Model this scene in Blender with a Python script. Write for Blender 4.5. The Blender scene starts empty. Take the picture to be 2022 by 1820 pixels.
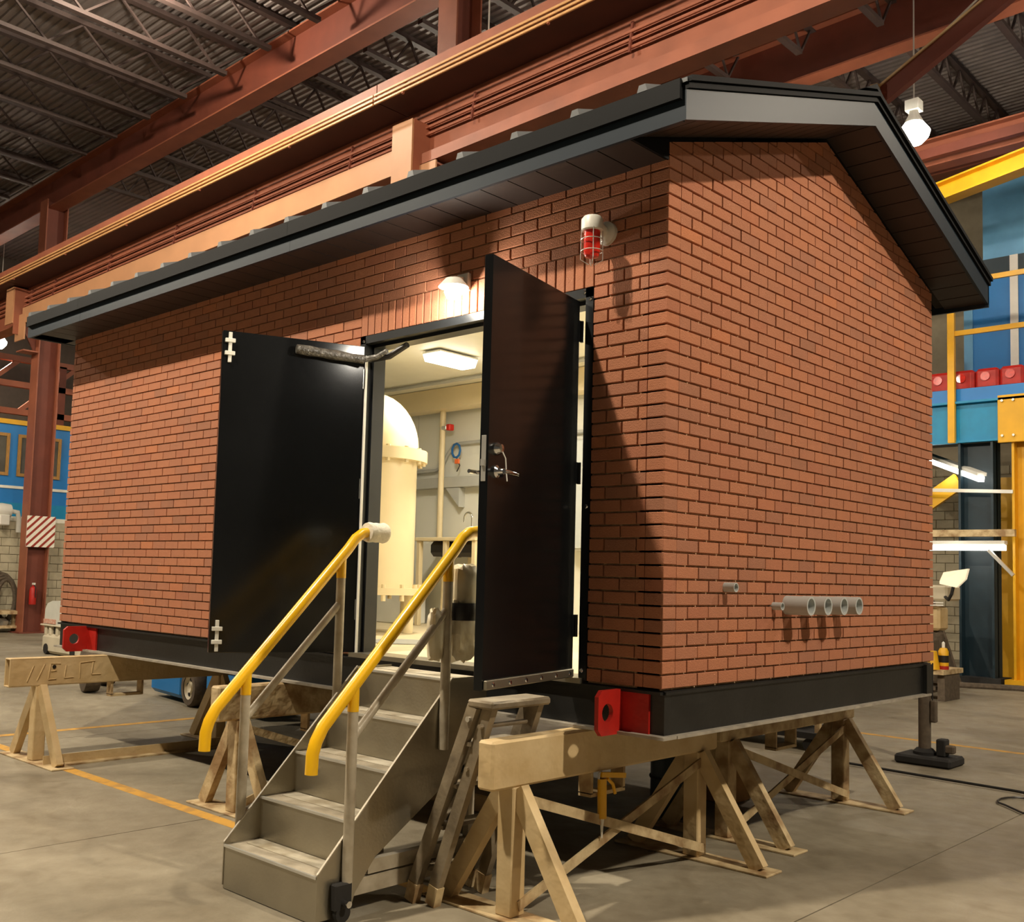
import bpy, math, random
from mathutils import Vector, Matrix, Euler
R = random.Random(7)
S = bpy.context.scene
COL = S.collection
ZF = 1.08            # height of the lowest brick course above the shop floor

# ------------------------------------------------------------------ camera
cam = bpy.data.cameras.new('camera'); cam_o = bpy.data.objects.new('camera', cam); COL.objects.link(cam_o)
cam.sensor_fit = 'HORIZONTAL'; cam.sensor_width = 36; cam.lens = 2029.99 * 36 / 2022
cam.shift_x = (1011 - 938.64) / 2022; cam.shift_y = (983.94 - 910) / 2022
cam.clip_start = .05; cam.clip_end = 200
yaw, pitch, roll = 0.7667, 0.0751, 0.0282
fw = Vector((-math.sin(yaw) * math.cos(pitch), math.cos(yaw) * math.cos(pitch), math.sin(pitch)))
rt = Vector((math.cos(yaw), math.sin(yaw), 0)); up = rt.cross(fw)
r2 = rt * math.cos(roll) + up * math.sin(roll); u2 = -rt * math.sin(roll) + up * math.cos(roll)
CAM = Vector((2.8388, -4.2868, .5222))
mw = Matrix((r2, u2, -fw)).transposed().to_4x4(); mw.translation = CAM + Vector((0, 0, ZF))
cam_o.matrix_world = mw
S.camera = cam_o

# ------------------------------------------------------------------ world, exposure
w = bpy.data.worlds.new('world'); S.world = w; w.use_nodes = True
w.node_tree.nodes['Background'].inputs[0].default_value = (1, .87, .68, 1)
w.node_tree.nodes['Background'].inputs[1].default_value = .07
S.view_settings.view_transform = 'Standard'; S.view_settings.look = 'None'
S.view_settings.exposure = 0.0; S.view_settings.gamma = 1
S.view_settings.use_curve_mapping = False
S.cycles.max_bounces = 6; S.cycles.diffuse_bounces = 3; S.cycles.glossy_bounces = 3; S.cycles.transmission_bounces = 2
S.cycles.caustics_reflective = False; S.cycles.caustics_refractive = False; S.cycles.sample_clamp_indirect = 6
S.cycles.use_adaptive_sampling = True; S.cycles.adaptive_threshold = .03

WARM = (1.0, .87, .68)
# high-bay lamps of the hall: (x, y, z, watt); the fixtures themselves are built below
BAYS = [(-1.9, -4.6, 8.4, 3000), (6.8, .2, 8.0, 2700), (-10.5, -4.6, 8.4, 2400), (-19, -4.2, 8.4, 2000),
        (-2.94, 11.02, 7.42, 330), (-11.3, 2.62, 9.55, 800), (-26, 6.6, 6.6, 400), (6.5, 10, 8.2, 1200), (-13.5, 12, 8.5, 900)]

def lamp(name, loc, watt, rad=.14, col=WARM, spot=None):
    l = bpy.data.lights.new(name, 'SPOT' if spot else 'POINT'); l.energy = watt; l.shadow_soft_size = rad; l.color = col
    if spot: l.spot_size = math.radians(spot); l.spot_blend = .06
    o = bpy.data.objects.new(name, l); COL.objects.link(o); o.location = (loc[0], loc[1], loc[2] + ZF)
    return o

# ------------------------------------------------------------------ materials
MATS = {}
def mat(key, col, rough=.5, metal=0., var=.08, scale=6., bump=0., bscale=40., col2=None, spec=.5, coat=0., trans=0., emis=0., thr=None, thr2=None, alpha=1., detail=3, stretch=None):
    if key in MATS: return MATS[key]
    m = bpy.data.materials.new(key); m.use_nodes = True; nt = m.node_tree; N = nt.nodes; L = nt.links
    p = N['Principled BSDF']; p.inputs['Roughness'].default_value = rough; p.inputs['Metallic'].default_value = metal
    p.inputs['Specular IOR Level'].default_value = spec; p.inputs['Coat Weight'].default_value = coat
    p.inputs['Transmission Weight'].default_value = trans; p.inputs['Alpha'].default_value = alpha
    tc = N.new('ShaderNodeTexCoord'); mp = N.new('ShaderNodeMapping'); L.new(tc.outputs['Object'], mp.inputs[0])
    if stretch: mp.inputs['Scale'].default_value = stretch
    nz = N.new('ShaderNodeTexNoise'); nz.inputs['Scale'].default_value = scale; nz.inputs['Detail'].default_value = detail
    L.new(mp.outputs[0], nz.inputs['Vector'])
    rp = N.new('ShaderNodeValToRGB'); e = rp.color_ramp.elements
    c2 = col2 or tuple(min(1, c * (1 + var)) for c in col); c1 = col if col2 else tuple(c * (1 - var) for c in col)
    e[0].color = (*c1, 1); e[1].color = (*c2, 1); e[0].position = thr if thr is not None else .3; e[1].position = thr2 if thr2 is not None else .7
    L.new(nz.outputs['Fac'], rp.inputs[0]); L.new(rp.outputs[0], p.inputs['Base Color'])
    if bump:
        n2 = N.new('ShaderNodeTexNoise'); n2.inputs['Scale'].default_value = bscale; n2.inputs['Detail'].default_value = 2
        L.new(mp.outputs[0], n2.inputs['Vector'])
        b = N.new('ShaderNodeBump'); b.inputs['Strength'].default_value = bump; b.inputs['Distance'].default_value = .02
        L.new(n2.outputs['Fac'], b.inputs['Height']); L.new(b.outputs[0], p.inputs['Normal'])
    if emis:
        p.inputs['Emission Color'].default_value = (*c2, 1); p.inputs['Emission Strength'].default_value = emis
    MATS[key] = m
    return m

def srgb(r, g, b):
    f = lambda c: (c / 255 / 12.92) if c <= 10 else ((c / 255 + .055) / 1.055) ** 2.4
    return (f(r), f(g), f(b))

def brick_mat(key, island):
    m = mat(key, srgb(150, 84, 58), .85, bump=.25, bscale=160, spec=.25)
    nt = m.node_tree; N = nt.nodes; L = nt.links; p = N['Principled BSDF']
    if island:
        g = N.new('ShaderNodeNewGeometry'); rnd = g.outputs['Random Per Island']
    else:
        g = N.new('ShaderNodeObjectInfo'); rnd = g.outputs['Random']
    rp = N.new('ShaderNodeValToRGB'); rp.color_ramp.interpolation = 'LINEAR'
    E_ = rp.color_ramp.elements
    E_[0].position = 0; E_[0].color = (*srgb(160, 110, 86), 1); E_[1].position = 1; E_[1].color = (*srgb(190, 122, 86), 1)
    for ps, c in ((.05, (165, 112, 88)), (.16, (172, 115, 88)), (.5, (176, 117, 88)), (.8, (181, 119, 88)), (.95, (170, 110, 84))):
        q = E_.new(ps); q.color = (*srgb(*c), 1)
    L.new(rnd, rp.inputs[0])
    tc = N.new('ShaderNodeTexCoord'); nz = N.new('ShaderNodeTexNoise'); nz.inputs['Scale'].default_value = 22; nz.inputs['Detail'].default_value = 3
    L.new(tc.outputs['Object'], nz.inputs[0])
    mx = N.new('ShaderNodeMix'); mx.data_type = 'RGBA'; mx.blend_type = 'MULTIPLY'; mx.inputs[0].default_value = .5
    r3 = N.new('ShaderNodeValToRGB'); r3.color_ramp.elements[0].color = (.82, .82, .82, 1); r3.color_ramp.elements[1].color = (1.15, 1.13, 1.08, 1)
    L.new(nz.outputs['Fac'], r3.inputs[0]); L.new(rp.outputs[0], mx.inputs[6]); L.new(r3.outputs[0], mx.inputs[7])
    L.new(mx.outputs[2], p.inputs['Base Color'])
    return m

M_BRICK = brick_mat('brick_clay', False); M_BRICKI = brick_mat('brick_clay_field', True)
M_MORTAR = mat('mortar', srgb(186, 156, 122), .95, var=.2, scale=30, bump=.4, bscale=90)
M_BLACK = mat('black_enamel', srgb(20, 22, 24), .38, var=.2, scale=3, spec=.5)
M_DOOR = mat('black_door_paint', srgb(14, 15, 16), .2, var=.25, scale=2, spec=.5)
M_BASE = mat('black_base_steel', srgb(26, 26, 25), .42, var=.3, scale=5, bump=.05)
M_FLANGE = mat('flange_edge', srgb(158, 150, 136), .6, var=.25, scale=12)
M_FASCIA = mat('slate_fascia', srgb(27, 38, 48), .42, var=.06, scale=2, spec=.3)
M_FASCIA_D = mat('dark_trim_eave_shade', srgb(12, 13, 15), .6, var=.1, spec=.12)  # real dark trim, and the shade painted along the front eave
M_SOFFIT = mat('soffit_brown', srgb(44, 35, 32), .5, var=.1, scale=4)
M_ROOF = mat('roof_sheet', srgb(104, 106, 108), .4, metal=.3, var=.05)
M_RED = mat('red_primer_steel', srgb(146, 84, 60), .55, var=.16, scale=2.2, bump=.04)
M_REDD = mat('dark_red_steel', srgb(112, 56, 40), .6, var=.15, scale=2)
M_SURGE = mat('shaded_red_steel', srgb(74, 40, 30), .7, var=.15, scale=2)  # red steel darkened to paint the shade under the surge plate
M_LIP = mat('lit_red_steel', srgb(182, 132, 94), .5, var=.08, scale=2)  # red steel lightened to paint lamplight on the front faces
M_COND = mat('conductor_bar', srgb(196, 148, 96), .45, var=.1)
M_DECK = mat('roof_deck', srgb(120, 110, 106), .6, metal=.2, var=.14, scale=1.5)
M_JOIST = mat('joist_steel', srgb(70, 56, 52), .6, var=.15)
M_CREAM = mat('cream_paint', srgb(214, 190, 146), .6, col2=srgb(196, 168, 120), scale=5, bump=.35, bscale=14)
M_CREAMD = mat('worn_cream_steel', srgb(150, 120, 82), .65, col2=srgb(206, 184, 142), scale=7, thr=.36, thr2=.6, bump=.4, bscale=18)
M_ALU = mat('mill_aluminium', srgb(164, 157, 140), .34, metal=.85, var=.1, scale=3, bump=.05, bscale=60)
M_ALU2 = mat('worn_aluminium', srgb(192, 182, 162), .45, metal=.12, col2=srgb(156, 144, 122), scale=9, bump=.12, bscale=30)
M_LADDER = mat('ladder_aluminium', srgb(158, 144, 120), .5, metal=.3, col2=srgb(112, 100, 82), scale=8, bump=.15, bscale=30)
M_TREAD = mat('dusty_tread', srgb(206, 198, 178), .8, col2=srgb(150, 138, 114), scale=8, metal=.15)
M_YEL = mat('yellow_paint', srgb(238, 184, 18), .3, var=.06, scale=4, coat=.3)
M_YELD = mat('yellow_steel', srgb(226, 170, 20), .45, var=.1, scale=3)
M_CHROME = mat('chrome', srgb(222, 222, 222), .12, metal=1, var=.03)
M_ZINC = mat('zinc', srgb(208, 206, 198), .35, metal=.6, var=.06)
M_WHITEPL = mat('white_plastic', srgb(236, 233, 224), .45, var=.03)
M_PANEL = mat('white_wall_panel', srgb(226, 224, 212), .4, var=.02, scale=1)
M_CEILW = mat('white_ceiling_sheet', srgb(226, 222, 206), .5, var=.03)
M_ICREAM = mat('cream_enamel', srgb(226, 208, 168), .35, var=.04, scale=3)
M_ICREAM2 = mat('cream_floor_paint', srgb(230, 212, 174), .5, var=.07, scale=3)
M_GREY = mat('grey_pvc', srgb(186, 190, 188), .4, var=.04)
M_TRAY = mat('grey_tray', srgb(176, 176, 170), .45, var=.05)
M_REDP = mat('safety_red_paint', srgb(190, 34, 22), .5, col2=srgb(160, 26, 18), scale=8, bump=.15, bscale=20)
M_REDG = mat('red_glass', srgb(206, 40, 26), .25, var=.2, scale=30, coat=.5)
M_BLUE = mat('blue_paint', srgb(24, 122, 196), .4, var=.08, scale=1.5)
M_BLUEP = mat('pale_blue_panel', srgb(96, 158, 200), .4, var=.04)
M_TEAL = mat('teal_blue_steel', srgb(10, 138, 186), .45, var=.06)
M_DBLUE = mat('dark_blue_steel', srgb(22, 44, 54), .45, var=.1)
M_RUB = mat('black_rubber', srgb(34, 32, 30), .8, var=.2, scale=14)
M_TYRE = mat('dusty_tyre', srgb(92, 80, 66), .85, var=.25, scale=18)
M_WOOD = mat('ochre_wood', srgb(170, 126, 62), .6, var=.2, scale=9, stretch=(1, 6, 1))
M_LUMBER = mat('raw_lumber', srgb(190, 158, 112), .7, var=.15, scale=10)
M_GLASS = mat('dim_window_glass', srgb(92, 88, 78), .12, var=.25, scale=2)
M_BLOCK = mat('concrete_block', srgb(184, 174, 148), .9, var=.1, scale=5, bump=.3, bscale=60)
M_BJOINT = mat('block_joint', srgb(150, 140, 118), .95)
M_FOAM = mat('white_foam', srgb(228, 222, 204), .85, var=.08, scale=18, bump=.3, bscale=40)
M_BAG = mat('cream_plastic_wrap', srgb(232, 224, 200), .35, col2=srgb(200, 184, 144), scale=7, coat=.4, bump=.4, bscale=12)
M_TAPE = mat('black_tape', srgb(32, 28, 24), .4, var=.2)
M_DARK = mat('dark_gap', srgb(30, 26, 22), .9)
M_WHITEM = mat('white_metal', srgb(226, 224, 214), .4, var=.04)
M_BEIGEM = mat('beige_machine_paint', srgb(206, 196, 172), .5, var=.08, scale=4)
M_CARD = mat('cardboard', srgb(168, 126, 76), .8, var=.1)
M_BLUEW = mat('blue_wire', srgb(30, 96, 160), .5); M_REDW = mat('red_tag', srgb(206, 40, 24), .5); M_ORANGE = mat('orange_tag', srgb(230, 110, 50), .5)
M_LINE = mat('yellow_floor_line', srgb(206, 156, 66), .75, col2=srgb(182, 140, 74), scale=10, thr=.45, thr2=.6)
M_STRIPE_W = mat('sign_white', srgb(236, 232, 216), .5); M_STRIPE_R = mat('sign_red', srgb(150, 44, 26), .5)
M_CLOSER = mat('wrapped_closer', srgb(120, 116, 108), .3, col2=srgb(60, 56, 50), scale=30, coat=.5, bump=.6, bscale=50)
def emis(key, col, s):
    m = bpy.data.materials.new(key); m.use_nodes = True; p = m.node_tree.nodes['Principled BSDF']
    p.inputs['Base Color'].default_value = (*col, 1); p.inputs['Emission Color'].default_value = (*col, 1); p.inputs['Emission Strength'].default_value = s
    m.cycles.emission_sampling = 'NONE'
    return m
M_BULB = emis('lit_bulb', (1, .95, .84), 60); M_TUBE = emis('lit_tube', (1, .97, .88), 6)
M_SHADE = emis('lit_shade', (1, .86, .62), .5)

def concrete():
    m = mat('concrete_floor', srgb(150, 138, 112), .62, bump=.12, bscale=30)
    nt = m.node_tree; N = nt.nodes; L = nt.links; p = N['Principled BSDF']
    tc = N.new('ShaderNodeTexCoord')
    def nz(s, d=8, dist=0.):
        n = N.new('ShaderNodeTexNoise'); n.inputs['Scale'].default_value = s; n.inputs['Detail'].default_value = d; n.inputs['Distortion'].default_value = dist
        L.new(tc.outputs['Object'], n.inputs[0]); return n
    def ramp(n, a, b, p0, p1):
        r = N.new('ShaderNodeValToRGB'); e = r.color_ramp.elements
        e[0].position = p0; e[1].position = p1; e[0].color = (*a, 1); e[1].color = (*b, 1); L.new(n.outputs['Fac'], r.inputs[0]); return r
    a = ramp(nz(.9, 5, .6), srgb(122, 113, 95), srgb(156, 147, 128), .3, .7)
    b = ramp(nz(9, 5), (.82, .80, .76), (1.1, 1.1, 1.08), .3, .7)
    c = ramp(nz(2.6, 4, 1.2), (.68, .64, .58), (1, 1, 1), .3, .45)
    def mul(x, y, f):
        q = N.new('ShaderNodeMix'); q.data_type = 'RGBA'; q.blend_type = 'MULTIPLY'; q.inputs[0].default_value = f
        L.new(x, q.inputs[6]); L.new(y, q.inputs[7]); return q.outputs[2]
    o = mul(mul(a.outputs[0], b.outputs[0], .7), c.outputs[0], .5)
    L.new(o, p.inputs['Base Color'])
    rr = ramp(nz(3, 2), (.5, .5, .5), (.75, .75, .75), .3, .7); L.new(rr.outputs[0], p.inputs['Roughness'])
    return m
M_FLOOR = concrete()

# ------------------------------------------------------------------ builders
def rotm(rx=0, ry=0, rz=0): return Euler((rx, ry, rz)).to_matrix()
class B:
    def __init__(s): s.v = []; s.f = []
    def add(s, vs, fs):
        n = len(s.v); s.v += [tuple(v) for v in vs]; s.f += [tuple(i + n for i in f) for f in fs]; return s
    def box(s, x0, x1, y0, y1, z0, z1):
        if x0 > x1: x0, x1 = x1, x0
        if y0 > y1: y0, y1 = y1, y0
        if z0 > z1: z0, z1 = z1, z0
        return s.add([(x, y, z) for z in (z0, z1) for y in (y0, y1) for x in (x0, x1)],
                     [(0, 2, 3, 1), (4, 5, 7, 6), (0, 1, 5, 4), (2, 6, 7, 3), (0, 4, 6, 2), (1, 3, 7, 5)])
    def cbox(s, c, d, rot=None):
        h = [k / 2 for k in d]; c = Vector(c); rot = rot or Matrix.Identity(3)
        vs = [c + rot @ Vector((x, y, z)) for z in (-h[2], h[2]) for y in (-h[1], h[1]) for x in (-h[0], h[0])]
        return s.add(vs, [(0, 2, 3, 1), (4, 5, 7, 6), (0, 1, 5, 4), (2, 6, 7, 3), (0, 4, 6, 2), (1, 3, 7, 5)])
    def bbox(s, x0, x1, y0, y1, z0, z1, b=.004):
        # box with all edges chamfered
        if x0 > x1: x0, x1 = x1, x0
        if y0 > y1: y0, y1 = y1, y0
        if z0 > z1: z0, z1 = z1, z0
        lo = (x0, y0, z0); hi = (x1, y1, z1); vs = []; idx = {}
        for sx in (0, 1):
            for sy in (0, 1):
                for sz in (0, 1):
                    c = [hi[i] if (sx, sy, sz)[i] else lo[i] for i in range(3)]
                    for ax in range(3):
                        q = list(c)
                        for i in range(3):
                            if i != ax: q[i] += -b if (sx, sy, sz)[i] else b
                        idx[(sx, sy, sz, ax)] = len(vs); vs.append(q)
        fs = []
        for ax in range(3):
            o = [i for i in range(3) if i != ax]
            for sd in (0, 1):
                ring = []
                for a, b_ in ((0, 0), (1, 0), (1, 1), (0, 1)):
                    k = [0, 0, 0]; k[ax] = sd; k[o[0]] = a; k[o[1]] = b_; ring.append(idx[(*k, ax)])
                if (sd == 1) == (ax == 1): ring.reverse()
                fs.append(tuple(ring))
        for ax in range(3):
            o = [i for i in range(3) if i != ax]
            for a in (0, 1):
                for b_ in (0, 1):
                    k0 = [0, 0, 0]; k0[o[0]] = a; k0[o[1]] = b_; k1 = list(k0); k1[ax] = 1
                    q = (idx[(*k0, o[0])], idx[(*k1, o[0])], idx[(*k1, o[1])], idx[(*k0, o[1])])
                    if (a == b_) == (ax == 1): pass
                    fs.append(q)
        for sx in (0, 1):
            for sy in (0, 1):
                for sz in (0, 1): fs.append(tuple(idx[(sx, sy, sz, a)] for a in range(3)))
        return s.add(vs, fs)
    def bar(s, p0, p1, w, h, up=(0, 0, 1)):
        # rectangular bar from p0 to p1: w across, h along 'up'
        p0 = Vector(p0); p1 = Vector(p1); d = (p1 - p0).normalized(); u = Vector(up)
        if abs(d.dot(u)) > .98: u = Vector((0, 1, 0))
        r = d.cross(u).normalized(); u = r.cross(d).normalized()
        vs = [p + r * (a * w / 2) + u * (b * h / 2) for p in (p0, p1) for a, b in ((-1, -1), (1, -1), (1, 1), (-1, 1))]
        return s.add(vs, [(3, 2, 1, 0), (4, 5, 6, 7), (0, 1, 5, 4), (1, 2, 6, 5), (2, 3, 7, 6), (3, 0, 4, 7)])
    def tube(s, pts, r, n=12, caps=True, hollow=0.):
        pts = [Vector(p) for p in pts]; rings = []; u = None
        rs = r if isinstance(r, (list, tuple)) else [r] * len(pts)
        for i, p in enumerate(pts):
            d = (pts[min(i + 1, len(pts) - 1)] - pts[max(i - 1, 0)]).normalized()
            if u is None:
                u = Vector((0, 0, 1)) if abs(d.z) < .9 else Vector((1, 0, 0))
            a = d.cross(u).normalized(); u = a.cross(d).normalized()
            rings.append([p + (a * math.cos(t) + u * math.sin(t)) * rs[i] for t in [2 * math.pi * k / n for k in range(n)]])
        vs = [v for g in rings for v in g]; fs = []
        for i in range(len(pts) - 1):
            for k in range(n): fs.append((i * n + k, i * n + (k + 1) % n, (i + 1) * n + (k + 1) % n, (i + 1) * n + k))
        if caps: fs += [tuple(reversed(range(n))), tuple((len(pts) - 1) * n + k for k in range(n))]
        return s.add(vs, fs)
    def cyl(s, p0, p1, r, n=16): return s.tube([p0, p1], r, n)
    def lathe(s, prof, c=(0, 0, 0), n=24, axis='z'):
        # prof: (radius, height); closed at ends where radius 0
        vs = []; fs = []; c = Vector(c)
        for r, h in prof:
            for k in range(n):
                t = 2 * math.pi * k / n; a, b = r * math.cos(t), r * math.sin(t)
                vs.append(c + (Vector((a, b, h)) if axis == 'z' else Vector((h, a, b)) if axis == 'x' else Vector((b, h, a))))
        for i in range(len(prof) - 1):
            for k in range(n): fs.append((i * n + k, i * n + (k + 1) % n, (i + 1) * n + (k + 1) % n, (i + 1) * n + k))
        return s.add(vs, fs)
    def prism(s, poly, axis, a, b):
        # poly in the two other axes (cyclic order), extruded along axis from a to b
        def pt(u, v, w): return {'x': (w, u, v), 'y': (u, w, v), 'z': (u, v, w)}[axis]
        n = len(poly); vs = [pt(u, v, a) for u, v in poly] + [pt(u, v, b) for u, v in poly]
        fs = [tuple(reversed(range(n))), tuple(range(n, 2 * n))] + [(i, (i + 1) % n, n + (i + 1) % n, n + i) for i in range(n)]
        return s.add(vs, fs)
    def mesh(s, name, m, smooth=False):
        me = bpy.data.meshes.new(name); me.from_pydata(s.v, [], s.f); me.materials.append(m)
        import bmesh as bm_
        b = bm_.new(); b.from_mesh(me); bm_.ops.recalc_face_normals(b, faces=b.faces); b.to_mesh(me); b.free()
        if smooth:
            for q in me.polygons: q.use_smooth = True
            me.set_sharp_from_angle(angle=math.radians(40))
        return me
    def build(s, name, m, parent=None, smooth=False, loc=(0, 0, 0)):
        return put(s.mesh(name, m, smooth), name, parent, loc)
def put(me, name, parent=None, loc=(0, 0, 0), rot=(0, 0, 0)):
    o = bpy.data.objects.new(name, me); COL.objects.link(o); o.rotation_euler = rot
    if parent: o.parent = parent; o.location = loc
    else: o.location = (loc[0], loc[1], loc[2] + ZF)
    return o
def tag(o, label, cat, group=None, kind=None):
    if label: o['label'] = label
    if cat: o['category'] = cat
    if group: o['group'] = group
    if kind: o['kind'] = kind
    return o
def thing(name, label, cat, loc=(0, 0, 0), rz=0, group=None):
    o = bpy.data.objects.new(name, None); COL.objects.link(o); o.empty_display_size = .1
    o.location = (loc[0], loc[1], loc[2] + ZF); o.rotation_euler = (0, 0, rz)
    return tag(o, label, cat, group)
def dup(root, loc, label, rz=None):
    r = root.copy(); COL.objects.link(r); r.location = (loc[0], loc[1], loc[2] + ZF); r['label'] = label
    if rz is not None: r.rotation_euler = (0, 0, rz)
    for ch in list(root.children):
        c = ch.copy(); COL.objects.link(c); c.parent = r
        for g in list(ch.children):
            d = g.copy(); COL.objects.link(d); d.parent = c
    return r
def struct(o, label=None):
    o['kind'] = 'structure'
    if label: o['label'] = label
    return o
def ibeam(b, x0, x1, y, zb, zt, fwid, tf=.03, tw=.02):
    b.box(x0, x1, y - fwid / 2, y + fwid / 2, zb, zb + tf); b.box(x0, x1, y - fwid / 2, y + fwid / 2, zt - tf, zt)
    return b.box(x0, x1, y - tw / 2, y + tw / 2, zb + tf, zt - tf)
def arc(c, r, a0, a1, n, plane='yz', x=0):
    out = []
    for i in range(n + 1):
        t = a0 + (a1 - a0) * i / n; out.append((x, c[0] + r * math.cos(t), c[1] + r * math.sin(t)))
    return out

# ================================================================== THE HALL
fl = struct(B().box(-30, 14, -12, 21, -1.2, -1.09).build('floor', M_DARK), 'grey concrete shop floor cast in long slabs')
xs = [-3.04 + 3.52 * k for k in range(-8, 6)]
for a, b in zip(xs[:-1], xs[1:]):
    for y0, y1 in ((-12, -4.5), (-4.5, 7.3), (7.3, 21)):
        B().box(a + .004, b - .004, y0 + .004, y1 - .004, -1.10, -1.08).build('floor_slab', M_FLOOR, fl)
def line(x0, x1, y0, y1, nm='floor_line'):
    return struct(B().box(x0, x1, y0, y1, -1.08, -1.0785).build(nm, M_LINE))
line(-7.0, -.15, -.60, -.50); line(-7.06, -6.96, -.6, 6.9); line(-6.9, 5, 6.9, 7.0)

# ceiling deck: ribs run along x
b = B(); y = -12.; prof = []
while y < 20:
    prof += [(y, 10.115), (y + .06, 10.115), (y + .075, 10.08), (y + .135, 10.08)]; y += .15
n = len(prof)
b.add([(-30, a, z) for a, z in prof] + [(14, a, z) for a, z in prof], [(i, i + 1, n + i + 1, n + i) for i in range(n - 1)])
struct(b.build('ceiling', M_DECK), 'ribbed metal roof deck over the shop')

# end wall far behind, side wall at the back
struct(B().box(-30.2, -30, -12, 21, -1.08, 10.2).build('wall_left', mat('dark_cladding', srgb(72, 62, 52), .7, var=.1)))
wb = struct(B().box(-30, 14, 20.4, 20.6, -1.08, 10.2).build('wall_back', M_BJOINT))
bl = B().bbox(-.195, .195, -.03, .03, -.095, .095, .006).mesh('concrete_block', M_BLOCK)
for r in range(22):
    for k in range(9):
        put(bl, 'concrete_block', wb, (-7.6 + k * .4 + (.2 if r % 2 else 0), 20.4, -.98 + r * .2))
# partial block wall on the left
wl = struct(B().box(-22.6, -22.4, 2.6, 14, -1.08, 1.60).build('wall_side', M_BJOINT), 'low cream concrete block wall below the blue cabin')
bl2 = B().bbox(-.03, .03, -.195, .195, -.095, .095, .006).mesh('concrete_block', M_BLOCK)
for r in range(13):
    for k in range(13):
        put(bl2, 'concrete_block', wl, (-22.4, 4.2 + k * .4 + (.2 if r % 2 else 0), -.98 + r * .2))

# ------------------------------------------------------------------ steel frame
def column(x, label):
    t = thing('steel_column', label, 'column', (x, 5.9, -1.08))
    B().box(-.19, .19, -.26, -.23, 0, 10.2).build('flange', M_RED, t); B().box(-.19, .19, .23, .26, 0, 10.2).build('flange', M_RED, t)
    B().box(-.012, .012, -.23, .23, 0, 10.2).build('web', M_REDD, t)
    B().box(-.3, .3, -.36, .36, 0, .03).build('base_plate', M_REDD, t)
    return t
c1 = column(-21.2, 'tall red-brown steel column carrying a striped sign and a fire extinguisher')
c2 = column(-7.56, 'tall red-brown steel column rising behind the dark house roof')
c3 = column(6.1, 'tall red-brown steel column beyond the gable end')
for c in (c1, c2):
    # crane bracket on the column
    B().box(-.22, .22, -.62, -.27, 7.33, 7.36).build('bracket_seat', M_RED, c)
    B().prism([(-.27, 7.33), (-.62, 7.33), (-.62, 7.1), (-.27, 6.5)], 'x', -.02, .02).build('bracket_web', M_REDD, c)
    B().box(-.26, .26, -.65, -.62, 6.75, 7.36).build('bracket_face', M_LIP, c)
    B().box(-.2, .2, -.62, -.27, 6.5, 6.53).build('bracket_foot', M_RED, c)
    B().box(-.50, -.08, -.80, -.77, 7.15, 8.0).build('haunch_face', M_LIP, c)
    B().box(-.10, -.07, -.77, -.27, 6.9, 8.0).build('haunch_web', M_RED, c); B().box(-.50, -.08, -.77, -.27, 7.98, 8.0).build('haunch_seat', M_REDD, c)

XP, TILT = -10., .018
def beam(name, label, x0, x1, y, zb, zt, fwid, m=M_RED, m2=None):
    t = thing(name, label, 'beam', (XP, y, 0)); t.rotation_euler = (0, -TILT, 0); x0 -= XP; x1 -= XP
    B().box(x0, x1, -fwid / 2, fwid / 2, zb, zb + .03).build('bottom_flange', m, t); B().box(x0, x1, -fwid / 2, fwid / 2, zt - .03, zt).build('top_flange', m, t)
    B().box(x0, x1, -.012, .012, zb + .03, zt - .03).build('web', m2 or m, t)
    return t
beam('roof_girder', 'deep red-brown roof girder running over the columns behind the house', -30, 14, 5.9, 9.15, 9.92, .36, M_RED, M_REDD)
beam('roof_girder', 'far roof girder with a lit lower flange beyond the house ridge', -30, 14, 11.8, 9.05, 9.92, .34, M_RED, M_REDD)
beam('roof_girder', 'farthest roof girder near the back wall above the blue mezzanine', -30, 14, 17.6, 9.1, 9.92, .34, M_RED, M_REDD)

# crane runway: built-up beam with a surge plate on top, cap edge, two sets of conductor bars and a deep bottom lip
def runway(label, x0, x1, lip=M_LIP):
    t = thing('runway_beam', label, 'beam', (XP, 5.45, 0)); t.rotation_euler = (0, -TILT, 0); x0 -= XP; x1 -= XP
    B().box(x0, x1, -.012, .012, 6.31, 7.16).build('web', M_RED, t)
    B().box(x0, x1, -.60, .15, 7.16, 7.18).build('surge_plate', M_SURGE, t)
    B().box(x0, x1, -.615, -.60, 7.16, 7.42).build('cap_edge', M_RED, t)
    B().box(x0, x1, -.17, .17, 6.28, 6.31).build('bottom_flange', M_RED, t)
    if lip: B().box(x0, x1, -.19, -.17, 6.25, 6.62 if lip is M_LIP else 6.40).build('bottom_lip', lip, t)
    for k in range(3):
        B().bbox(x0, x1, -.68, -.65, 7.22 - .062 * k, 7.255 - .062 * k, .005).build('conductor_bar', M_COND, t)
        B().bbox(x0, x1, -.10, -.07, 6.70 + .10 * k, 6.74 + .10 * k, .005).build('conductor_bar', M_RED, t)
    h1 = B().bar((0, -.60, 7.30), (0, -.665, 7.07), .03, .03).mesh('bar_hanger', M_RED); h2 = B().bar((0, -.12, 6.64), (0, -.05, 7.05), .03, .03).mesh('bar_hanger', M_REDD)
    k = x0 + .6
    while k < x1: put(h1, 'bar_hanger', t, (k, 0, 0)); put(h2, 'bar_hanger', t, (k + .8, 0, 0)); k += 2.6
    return t
runway('crane runway beam with conductor bars and a bottom lip coloured as lit, ending at the column behind the roof', -21.0, -8.0)
runway('crane runway beam passing the column towards the ridge above the house', -7.98, 14, M_RED)
runway('crane runway beam beyond the far column', -30, -21.02, False)
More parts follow.
